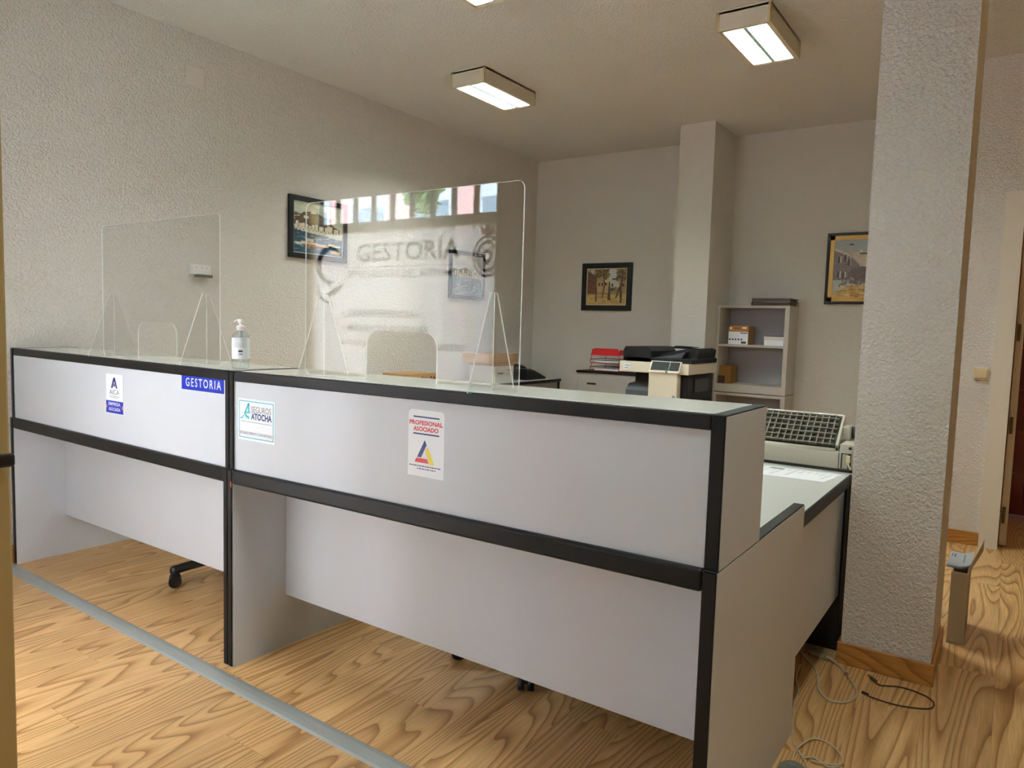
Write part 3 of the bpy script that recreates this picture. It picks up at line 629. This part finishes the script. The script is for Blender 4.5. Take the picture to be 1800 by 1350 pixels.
MB().prism([(3.4005, .966), (3.4335, 1.0235), (3.4315, 1.0245), (3.3985, .967)], -1.535, -1.462, 'x').obj('key_panel', cpd, cp)
MB().cyl((-1.55, 3.391, .956), (-1.55, 3.397, .953), .008, 14).obj('power_button', mat('teal_button', S(60, 110, 120), .4), cp)
MB().box(-1.918, -1.855, 3.448, 3.4505, .950, 1.000).obj('note_sticker', whs, cp)
MB().box(-1.905, -1.865, 3.4465, 3.4478, .982, .986).box(-1.905, -1.88, 3.4465, 3.4478, .965, .969).obj('note_lines', grey, cp)
MB().prism([(3.47, .70), (3.74, .70), (3.74, .86), (3.52, .845), (3.47, .80)], -1.90, -1.70, 'x').obj('output_tray', cps, cp)
MB().box(-1.500, -1.482, 3.400, 3.405, .765, .785).obj('badge', grey, cp)
MB().box(-1.425, -1.412, 3.60, 3.90, .80, .90, .003, 1).obj('side_vent', black_s, cp); MB().box(-1.425, -1.414, 3.55, 3.96, .60, .75, .003, 1).obj('side_door', cpd, cp)

# bookcase
bk = thing('bookcase', 'grey two part bookcase standing against the alcove wall', 'bookcase', (-1.26, 4.54, 0))
shg = mat('shelf_grey', S(196, 192, 184), .5); shb = mat('shelf_back', S(176, 176, 180), .6)
X0, X1, Y0, Y1 = -1.543, -.968, 4.40, 4.683
MB().box(X0, X0+.022, Y0, Y1, .762, 1.452).obj('side_panel', shg, bk); MB().box(X1-.034, X1, Y0, Y1, .762, 1.452).obj('side_panel', shg, bk)
MB().box(X0, X1, Y0, Y1, 1.452, 1.472).obj('top', shg, bk); MB().box(X0+.022, X1-.034, Y1-.012, Y1, .762, 1.452).obj('back_panel', shb, bk)
MB().box(X0+.022, X1-.034, Y0+.004, Y1-.012, 1.136, 1.154).obj('shelf', shg, bk); MB().box(X0+.022, X1-.034, Y0, Y1-.012, .762, .828).obj('bottom_shelf', shg, bk)
MB().box(X0, X0+.022, Y0, Y1, 0, .756).obj('lower_side_panel', shg, bk); MB().box(X1-.034, X1, Y0, Y1, 0, .756).obj('lower_side_panel', shg, bk)
MB().box(X0+.022, X1-.034, Y0, Y1, .734, .756).obj('lower_top', shg, bk); MB().box(X0+.022, X1-.034, Y1-.012, Y1, 0, .734).obj('lower_back', shb, bk); MB().box(X0+.022, X1-.034, Y0+.01, Y1-.012, .34, .36).obj('shelf', shg, bk); MB().box(X0+.022, X1-.034, Y0+.004, Y1-.012, 0, .06).obj('plinth', shg, bk)
tb = thing('toner_carton', 'brown carton with white lower label on the upper shelf', 'box', (-1.36, 4.52, 1.154))
MB().box(-1.452, -1.290, 4.43, 4.60, 1.154, 1.306, .002, 1).obj('carton_body', card, tb)
MB().box(-1.451, -1.291, 4.4285, 4.430, 1.156, 1.258).obj('white_label', whs, tb); MB().box(-1.451, -1.291, 4.4285, 4.430, 1.262, 1.305).obj('orange_band', mat('tan_print', S(186, 120, 40), .6), tb)
mb = MB().box(-1.355, -1.297, 4.4275, 4.4283, 1.244, 1.252).box(-1.345, -1.305, 4.4275, 4.4283, 1.162, 1.180).box(-1.41, -1.36, 4.4275, 4.4283, 1.281, 1.291)
for k in range(5): mb.box(-1.445+k*.024, -1.432+k*.024, 4.4275, 4.4283, 1.188, 1.202)
mb.obj('print_marks', dk, tb); MB().box(-1.442, -1.425, 4.4275, 4.4283, 1.278, 1.296).obj('white_mark', whs, tb); MB().box(-1.34, -1.305, 4.4275, 4.4283, 1.284, 1.296).obj('white_mark', whs, tb)
pk = thing('paper_ream', 'short stack of white paper at the right end of the upper shelf', 'paper', (-1.08, 4.52, 1.154))
MB().box(-1.16, -1.004, 4.43, 4.63, 1.154, 1.196).obj('lower_ream', whs, pk); MB().box(-1.165, -1.004, 4.435, 4.63, 1.196, 1.228).obj('upper_ream', mat('paper_warm', S(226, 224, 226), .7), pk); MB().box(-1.158, -1.003, 4.43, 4.63, 1.228, 1.232).obj('folder_cover', pdark, pk)
lb = thing('old_carton', 'dark tan carton on the lower shelf beside the copier', 'box', (-1.47, 4.53, .828))
MB().box(-1.518, -1.42, 4.44, 4.62, .828, .975, .002, 1).obj('carton_body', bumpy(mat('dark_card', S(150, 108, 52), .8), 60, .0004), lb); MB().box(-1.519, -1.47, 4.425, 4.44, .828, .89).obj('small_packet', mat('brown_card', S(70, 44, 30), .8), lb)
for z, dx, lbl in ((1.472, 0, 'lower of two black binders lying on top of the bookcase'), (1.501, .006, 'upper of two black binders lying on top of the bookcase')):
    t = thing('binder', lbl, 'binder', (-1.1, 4.5, z), 'black binders on the bookcase')
    MB().box(-1.262+dx, -.975+dx, 4.40, 4.62, z+.003, z+.025, .002, 1).obj('pages', mat('binder_pages', S(86, 66, 50), .7), t)
    MB().box(-1.268+dx, -.968+dx, 4.392, 4.64, z, z+.004).box(-1.268+dx, -.968+dx, 4.392, 4.64, z+.0245, z+.0285).box(-1.268+dx, -1.262+dx, 4.392, 4.64, z, z+.0285).obj('cover', black_s, t)

# ------------------------------------------------------------------ office chairs behind the counters
def office_chair(x, y, R_, a0, label):
    t = thing('office_chair', label, 'chair', (x, y, 0), 'office chairs behind the counters')
    MB().lathe((x, y, 0), [(.034, .095), (.040, .10), (.040, .15), (.028, .16), (.028, .30), (.018, .30), (.018, .44)], 16).obj('gas_column', black_s, t)
    for k in range(5):
        a = a0+k*math.tau/5; dx, dy = math.cos(a), math.sin(a); e = (x+R_*dx, y+R_*dy)
        l_ = MB().tube([(x+.02*dx, y+.02*dy, .13), (x+.16*dx, y+.16*dy, .115), (x+.9*R_*dx, y+.9*R_*dy, .088), (e[0], e[1], .075)], .021, 10).sph((e[0], e[1], .078), .024).obj('base_arm', black_s, t)
        c_ = MB().cyl((e[0], e[1], .045), (e[0], e[1], .075), .012, 10).sph((e[0], e[1], .046), .026, .026, .022)
        for s_ in (-1, 1): c_.cyl((e[0]-dy*.006*s_, e[1]+dx*.006*s_, .0285), (e[0]-dy*.028*s_, e[1]+dx*.028*s_, .0285), .028, 18)
        c_.obj('castor', black_s, t)
    MB().box(x-.22, x+.22, y-.21, y+.22, .44, .51, .03, 4).obj('seat', mat('chair_fabric', S(30, 30, 34), .9), t)
    MB().box(x-.03, x+.03, y+.21, y+.222, .44, .62).obj('back_bar', black_s, t)
    MB().box(x-.20, x+.20, y+.222, y+.275, .58, .90, .025, 4).obj('backrest', mat('chair_back', S(30, 30, 34), .9), t)
office_chair(-2.46, .60, .341, math.atan2(.307-.60, -2.635+2.46), 'black office chair behind the counter against the left wall')
office_chair(-.948, .769, .294, math.atan2(.509-.769, -.811+.948), 'black office chair behind the counter nearest the pillar')

# ------------------------------------------------------------------ wall fittings
cvp = tag(MB().box(XW, XW+.008, .946, 1.058, 2.597, 2.710, .001, 1).obj('cover_plate', bumpy(mat('painted_plate', S(225, 222, 216), .7), 120, .001, .3), base=(XW, 1.0, 2.65)), 'square blank cover plate painted over high on the left wall', 'cover plate')
sk = thing('wall_socket', 'small white wall box with open grey cover on the left wall', 'socket', (XW, 1.02, 1.53))
MB().box(XW, XW+.035, .962, 1.081, 1.505, 1.563, .003, 2).obj('box', white_p, sk)
MB().prism([(1.512, XW+.035), (1.512, XW+.06), (1.500, XW+.06)], 0, 1, 'z') if False else None
MB().box(XW+.01, XW+.06, .985, 1.078, 1.488, 1.504, .002, 1).obj('grey_clip', mat('smoked_plastic', S(90, 96, 84), .3), sk)
for k in range(3): MB().cyl((XW+.034, .985+k*.034, 1.545), (XW+.0365, .985+k*.034, 1.545), .003, 8).obj('screw', grey, sk)

# ------------------------------------------------------------------ paintings
class Cv:
    def __init__(s, w_, h_, bg): s.w, s.h = w_, h_; s.a = np.empty((h_, w_, 3)); s.a[:] = bg; s.U, s.V = np.meshgrid((np.arange(w_)+.5)/w_, (np.arange(h_)+.5)/h_)
    def poly(s, pts, c, n=.06):
        P = np.array(pts, float); ins = np.zeros(s.U.shape, bool); j = len(P)-1
        for i in range(len(P)):
            xi, yi, xj, yj = *P[i], *P[j]
            with np.errstate(divide='ignore', invalid='ignore'): cr = ((yi > s.V) != (yj > s.V)) & (s.U < (xj-xi)*(s.V-yi)/(yj-yi+1e-12)+xi)
            ins ^= cr; j = i
        k = ins.sum(); s.a[ins] = np.array(c)+rng.normal(0, n*255, (k, 1))*.6+rng.normal(0, n*90, (k, 3)); return s
    def rect(s, x0, x1, y0, y1, c, n=.05): return s.poly([(x0, y0), (x1, y0), (x1, y1), (x0, y1)], c, n)
    def dabs(s, n, x0, x1, y0, y1, cs, wx=.03, wy=.012):
        for _ in range(n):
            x, y = rng.uniform(x0, x1), rng.uniform(y0, y1); a, b = wx*rng.uniform(.4, 1.2), wy*rng.uniform(.4, 1.2)
            m = ((s.U-x)/a)**2+((s.V-y)/b)**2 < 1; c = np.array(cs[rng.integers(len(cs))])+rng.normal(0, 8); s.a[m] = .25*s.a[m]+.75*c
        return s
paint_m = mat('paint', (1, 1, 1, 1), .55); t_, N_, L_n, b_n = nt(paint_m); at = N_.new('ShaderNodeAttribute'); at.attribute_name = 'Col'; L_n.new(at.outputs['Color'], b_n.inputs['Base Color'])
def canvas(cv, fn, parent):
    """fn(u,v)->world point; v=0 at the bottom"""
    w_, h_ = cv.w, cv.h; off = parent.location
    V = [tuple(Vector(fn(i/w_, j/h_))-off) for j in range(h_+1) for i in range(w_+1)]
    F = [(j*(w_+1)+i, j*(w_+1)+i+1, (j+1)*(w_+1)+i+1, (j+1)*(w_+1)+i) for j in range(h_) for i in range(w_)]
    me = bpy.data.meshes.new('canvas'); me.from_pydata(V, [], F); me.materials.append(paint_m)
    c = np.clip(cv.a, 4, 250)/255; c = np.where(c <= .04045, c/12.92, ((c+.055)/1.055)**2.4).reshape(-1, 3)
    at = me.color_attributes.new('Col', 'FLOAT_COLOR', 'CORNER'); d = np.ones((len(c)*4, 4)); d[:, :3] = np.repeat(c, 4, axis=0); at.data.foreach_set('color', d.ravel())
    o = bpy.data.objects.new('canvas', me); col.objects.link(o); o.parent = parent
def frame_left(y0, y1, z0, z1, fwid, cv, label, inner):
    t = thing('framed_painting', label, 'painting', (XW, (y0+y1)/2, z0))
    for a in ((y0, y1, z0, z0+fwid), (y0, y1, z1-fwid, z1), (y0, y0+fwid, z0+fwid, z1-fwid), (y1-fwid, y1, z0+fwid, z1-fwid)): MB().box(XW+.001, XW+.026, *a, .003, 2).obj('frame_rail', black, t)
    f = fwid
    for a in ((y0+f, y1-f, z0+f, z0+f+.006), (y0+f, y1-f, z1-f-.006, z1-f), (y0+f, y0+f+.006, z0+f, z1-f), (y1-f-.006, y1-f, z0+f, z1-f)): MB().box(XW+.001, XW+.018, *a).obj('inner_slip', inner, t)
    f += .006
    canvas(cv, lambda u, v: (XW+.012, y0+f+u*(y1-y0-2*f), z0+f+v*(z1-z0-2*f)), t)
def frame_back(x0, x1, z0, z1, Y, fwid, slip, cv, label, inner):
    t = thing('framed_painting', label, 'painting', ((x0+x1)/2, Y, z0))
    for a in ((x0, x1, z0, z0+fwid), (x0, x1, z1-fwid, z1), (x0, x0+fwid, z0+fwid, z1-fwid), (x1-fwid, x1, z0+fwid, z1-fwid)): MB().box(a[0], a[1], Y-.026, Y-.001, a[2], a[3], .003, 2).obj('frame_rail', black, t)
    f = fwid
    for a in ((x0+f, x1-f, z0+f, z0+f+slip), (x0+f, x1-f, z1-f-slip, z1-f), (x0+f, x0+f+slip, z0+f, z1-f), (x1-f-slip, x1-f, z0+f, z1-f)): MB().box(a[0], a[1], Y-.018, Y-.001, a[2], a[3]).obj('inner_slip', inner, t)
    f += slip
    canvas(cv, lambda u, v: (x0+f+u*(x1-x0-2*f), Y-.012, z0+f+v*(z1-z0-2*f)), t)
whslip = mat('silver_slip', S(200, 204, 204), .4, .3); goldslip = mat('gold_slip', S(186, 146, 70), .4, .3); cream_slip = mat('cream_slip', S(206, 190, 150), .5)
# harbour under a rock
cv = Cv(90, 72, (196, 204, 186))
cv.dabs(40, 0, 1, .7, 1, [(190, 202, 188), (206, 210, 190)], .1, .04)
cv.poly([(0, .5), (0, .64), (.12, .72), (.2, .82), (.42, .86), (.55, .80), (.72, .74), (.8, .62), (1, .52), (1, .45)], (84, 70, 40), .12)
cv.dabs(120, .02, .8, .52, .78, [(70, 58, 34), (104, 84, 44), (60, 56, 30), (120, 74, 50)], .05, .02).rect(.34, .46, .80, .88, (214, 214, 206)).rect(.2, .3, .7, .75, (220, 214, 196))
for k in range(16):
    x = k/16+rng.uniform(-.02, .02); h = rng.uniform(.10, .2); cv.rect(x, x+.055, .40, .42+h, (224, 216, 196)); cv.rect(x+.015, x+.028, .45, .48, (70, 60, 56)); cv.rect(x+.035, x+.045, .50, .52, (80, 70, 66))
cv.poly([(0, 0), (0, .46), (.4, .40), (1, .34), (1, 0)], (34, 66, 84), .1).dabs(150, 0, 1, .02, .38, [(24, 48, 70), (60, 96, 116), (30, 74, 84), (150, 170, 178)], .05, .01)
cv.poly([(.14, .24), (.7, .2), (.72, .16), (.3, .13), (.16, .19)], (214, 190, 160)).poly([(.18, .19), (.6, .165), (.58, .14), (.28, .14)], (176, 84, 48)).rect(.25, .4, .24, .29, (206, 200, 176)).poly([(.7, .24), (.97, .22), (.95, .18), (.72, .19)], (216, 206, 180)).poly([(.72, .1), (.98, .1), (.94, .03), (.76, .05)], (206, 160, 66)).dabs(20, .05, .2, .15, .2, [(220, 220, 216)], .04, .012)
frame_left(1.668, 2.181, 1.672, 2.090, .035, cv, 'black framed harbour painting with boats and white houses under a rock', whslip)
cv = Cv(80, 72, (206, 208, 196))
cv.dabs(60, 0, 1, .6, 1, [(214, 214, 200), (196, 200, 196)], .1, .04).poly([(0, .45), (0, .66), (.2, .62), (.45, .7), (.6, .62), (1, .56), (1, .42)], (150, 134, 110), .12)
for k in range(12): x = k/12; cv.rect(x, x+.06, .45, .5+rng.uniform(.04, .14), (222, 218, 206))
cv.poly([(0, 0), (0, .46), (1, .42), (1, 0)], (110, 130, 146), .12).dabs(140, 0, 1, .03, .42, [(90, 114, 140), (150, 164, 170), (206, 208, 204), (80, 96, 116)], .05, .012).dabs(20, .3, .8, .1, .35, [(230, 228, 220), (60, 60, 70)], .03, .03)
frame_left(3.358, 3.862, 1.480, 1.896, .030, cv, 'framed painting of a bright waterfront seen through the big screen', whslip)
# square with bare trees
cv = Cv(88, 80, (150, 128, 84))
cv.rect(0, 1, .7, 1, (158, 150, 116)).poly([(.56, 1), (.8, 1), (.78, .7), (.56, .66)], (196, 200, 196)).poly([(0, .3), (0, .95), (.22, .8), (.24, .3)], (104, 62, 44), .1).poly([(.06, .95), (.2, 1), (.24, .8)], (196, 196, 180))
cv.rect(.24, .56, .34, .66, (186, 156, 104)).poly([(.24, .66), (.34, .8), (.44, .66)], (170, 140, 90)).poly([(.42, .62), (.5, .85), (.58, .62)], (208, 186, 150)).rect(.58, .82, .45, .68, (196, 192, 180)).rect(.82, 1, .38, .7, (164, 128, 84))
for x, y in [(.05, .8), (.05, .62), (.13, .74), (.13, .58), (.28, .52), (.36, .52), (.45, .7), (.46, .54), (.62, .5), (.9, .5)]: cv.rect(x, x+.045, y, y+.09, (66, 40, 34))
cv.poly([(0, 0), (0, .28), (1, .3), (1, 0)], (188, 160, 92), .08).dabs(90, 0, 1, .02, .28, [(206, 178, 106), (168, 138, 74), (214, 190, 120), (150, 116, 60)], .08, .012)
cv.dabs(150, .18, .56, .76, 1, [(104, 84, 40), (80, 62, 30), (140, 116, 56)], .03, .03).dabs(130, .76, 1, .68, 1, [(96, 78, 36), (70, 52, 28), (150, 120, 60)], .03, .03)
for p in ([(.22, .08), (.25, .08), (.24, .8), (.21, .8)], [(.38, .17), (.41, .17), (.46, .55), (.42, .95), (.40, .95), (.43, .55)], [(.53, .12), (.61, .12), (.59, .6), (.56, .66)], [(.72, .17), (.76, .17), (.86, .5), (.83, .5)], [(.85, .04), (.90, .04), (.89, .5), (.93, .95), (.90, .95), (.84, .5)]): cv.poly(p, (60, 38, 28), .05)
cv.rect(.64, .76, .70, .74, (24, 24, 20)); cv.dabs(40, .6, .84, .38, .48, [(60, 56, 40), (90, 80, 50)], .03, .02)
frame_back(-3.007, -2.479, 1.424, 1.875, YB, .050, .008, cv, 'thick black framed painting of a yellow square with bare trees', cream_slip)
# street with an arch
cv = Cv(80, 100, (176, 186, 186))
cv.rect(0, 1, .74, 1, (170, 182, 184)).poly([(0, .3), (0, .86), (.34, .72), (.56, .5), (.56, .3)], (128, 120, 118), .08).poly([(0, .86), (0, .82), (.3, .71), (.3, .75)], (214, 206, 190)).poly([(.3, .72), (.62, .52), (1, .56), (1, .78), (.36, .78)], (208, 194, 178), .06)
cv.rect(.30, .36, .68, .90, (190, 184, 174)).rect(.29, .37, .90, .93, (50, 46, 46)).rect(.5, .55, .74, .82, (226, 222, 210)).rect(.5, .75, .74, .77, (70, 60, 56))
cv.poly([(.3, .24), (.3, .44), (.42, .52), (.62, .53), (.8, .46), (.86, .3), (.86, .22)], (106, 96, 96), .08).poly([(.64, .26), (.64, .36), (.7, .42), (.78, .4), (.8, .3), (.8, .26)], (226, 226, 224)).rect(.66, .70, .26, .36, (60, 56, 60))
for x, y in [(.08, .6), (.2, .62), (.08, .34), (.18, .32), (.27, .55)]: cv.rect(x, x+.05, y, y+.11, (70, 64, 64)); cv.rect(x+.05, x+.065, y, y+.12, (220, 214, 200))
cv.poly([(0, 0), (0, .08), (.5, .24), (1, .26), (1, 0)], (196, 168, 104), .08).dabs(90, .1, 1, .01, .22, [(214, 186, 120), (150, 106, 52), (176, 138, 72), (226, 206, 150)], .08, .012).dabs(60, .1, .6, .2, .34, [(90, 82, 84), (190, 184, 176), (120, 110, 108)], .02, .03)
frame_back(-.777, -.300, 1.498, 2.053, YB2, .022, .032, cv, 'painting of a village street with an arch in a gold lined frame', goldslip)

# ------------------------------------------------------------------ floor things by the pillar
ca = bumpy(mat('beige_card', S(176, 158, 130), .75), 40, .0004, .2, 3, .05)
bx = thing('floor_carton', 'beige carton with a raised flap on the floor behind the pillar', 'box', (.37, 2.06, 0))
MB().box(.345, .406, 1.912, 1.918, .004, .300).obj('front_wall', ca, bx); MB().box(.400, .406, 1.918, 2.20, .004, .300).obj('side_wall', ca, bx); MB().box(.345, .351, 1.918, 2.20, .004, .30).obj('side_wall', ca, bx); MB().box(.351, .400, 2.194, 2.20, .004, .300).obj('back_wall', ca, bx); MB().box(.345, .406, 1.912, 2.20, 0, .006).obj('base', ca, bx)
b = bmesh.new()
q = [(.4055, 1.925, .300), (.4445, 2.22, .330), (.4455, 2.22, .381), (.408, 1.94, .325)]
A = [b.verts.new(p) for p in q]; B = [b.verts.new((p[0]-.004, p[1], p[2])) for p in q]; b.faces.new(A); b.faces.new(B[::-1])
for i in range(4): b.faces.new((A[i], B[i], B[(i+1) % 4], A[(i+1) % 4]))
bmesh.ops.recalc_face_normals(b, faces=b.faces[:]); MB()._add(b).obj('flap', ca, bx)
lf = thing('leaflet_pile', 'curled white printed leaflets on the beige carton', 'leaflets', (.365, 2.06, .300))
for k in range(4):
    n = 12; b = bmesh.new(); rows = []
    for i in range(n+1):
        u = i/n; x = .322+.086*u+k*.0006; z = .3015+k*.004+.020*(2*u-1)**2*(u > .5)+.004*(1-u)
        rows.append((b.verts.new((x, 1.955, z)), b.verts.new((x+.004, 2.165, z+.004))))
    for a, c in zip(rows, rows[1:]): b.faces.new((a[0], c[0], c[1], a[1]))
    r_ = bmesh.ops.solidify(b, geom=b.faces[:], thickness=.002); MB()._add(b).obj('leaflet', whs, lf)
MB().box(.380, .383, 2.00, 2.13, .3215, .323).box(.345, .349, 2.08, 2.13, .3205, .3218).box(.335, .338, 2.09, 2.13, .3205, .3218).obj('print_marks', grey, lf)

cab_w = mat('cable_beige', S(196, 182, 156), .5); cab_d = mat('cable_brown', S(70, 52, 40), .5); cab_l = mat('cable_white', S(206, 194, 168), .5)
k1 = thing('serial_cable', 'beige cable with a wide grey connector plug beside the pillar base', 'cable', (.05, 1.25, 0))
MB().tube([(-.16, 1.47, .005), (-.11, 1.41, .005), (-.055, 1.33, .005), (-.02, 1.262, .005), (.01, 1.143, .005), (.055, 1.085, .005), (.105, 1.105, .005), (.125, 1.178, .005), (.105, 1.25, .005), (.045, 1.365, .006), (-.005, 1.41, .012), (-.022, 1.42, .014)], .0042, 8).obj('cord', cab_w, k1)
R = Matrix.Translation((-.052, 1.432, .014)) @ Matrix.Rotation(math.radians(160), 4, 'Z')
MB().box(-.028, .022, -.022, .022, -.0075, .0075, .003, 2, m=R).obj('plug_hood', mat('plug_grey', S(150, 140, 112), .5), k1); MB().box(.022, .036, -.017, .017, -.005, .005, .002, 1, m=R).obj('plug_shell', mat('plug_metal', S(170, 168, 160), .3, .9), k1)
for s_ in (-1, 1): MB().cyl(R @ Vector((-.048, .018*s_, 0)), R @ Vector((-.026, .018*s_, 0)), .003, 8).obj('thumb_screw', cab_l, k1)
MB().tube([(.062, 1.335, .009), (.072, 1.318, .012), (.064, 1.312, .008)], .003, 6, 4).obj('cable_tie', mat('tie', S(170, 110, 90), .5), k1)
k2 = thing('usb_cable', 'thin dark cable with small plugs in front of the pillar', 'cable', (.24, 1.27, 0))
MB().tube([(.165, 1.325, .005), (.185, 1.316, .004), (.237, 1.345, .004), (.29, 1.342, .004), (.335, 1.318, .004), (.352, 1.279, .004), (.336, 1.231, .004), (.255, 1.196, .004), (.175, 1.198, .004), (.155, 1.206, .005)], .0026, 8).obj('cord', cab_d, k2)
R = Matrix.Translation((.150, 1.350, .006)) @ Matrix.Rotation(math.atan2(.042, -.036), 4, 'Z')
MB().box(-.022, .008, -.006, .006, -.004, .004, .002, 2, m=R).obj('plug_body', cab_d, k2); MB().box(.008, .022, -.006, .006, -.003, .003, .001, 1, m=R).obj('plug_tip', mat('bright_metal', S(220, 214, 200), .25, .9), k2)
R = Matrix.Translation((.146, 1.212, .006)) @ Matrix.Rotation(math.atan2(.012, -.03), 4, 'Z')
MB().box(-.014, .010, -.005, .005, -.004, .004, .002, 2, m=R).obj('plug_body', cab_d, k2)
k3 = thing('looped_cable', 'thin white cable hanging in loops at the counter end', 'cable', (.05, .75, 0))
MB().tube([(-.09, 1.30, .004), (-.079, 1.189, .004), (-.045, 1.084, .004), (-.034, .973, .004), (.004, .80, .004), (.022, .735, .006), (.075, .655, .004), (.085, .625, .004)], .0028, 8).obj('cord', cab_l, k3)
MB().tube([(.055, .56, .004), (.046, .614, .008), (.040, .70, .010), (.060, .79, .006), (.10, .806, .004), (.145, .768, .004), (.162, .711, .004), (.135, .67, .004), (.09, .69, .006), (.062, .66, .009)], .0028, 8).obj('cord_loop', cab_l, k3)
MB().tube([(.085, .67, .006), (.105, .665, .01), (.15, .69, .007), (.165, .71, .008)], .0028, 8).obj('cord_loop', cab_l, k3)
ad = thing('cable_adapter', 'grey rounded adapter on the floor at the counter end', 'adapter', (.055, .575, 0))
MB().sph((.055, .575, .012), .038, .045, .016, 20).obj('shell', mat('adapter_grey', S(120, 124, 112), .5), ad)
MB().cyl((.055, .575, .026), (.055, .575, .0295), .010, 14).obj('button', grey, ad)
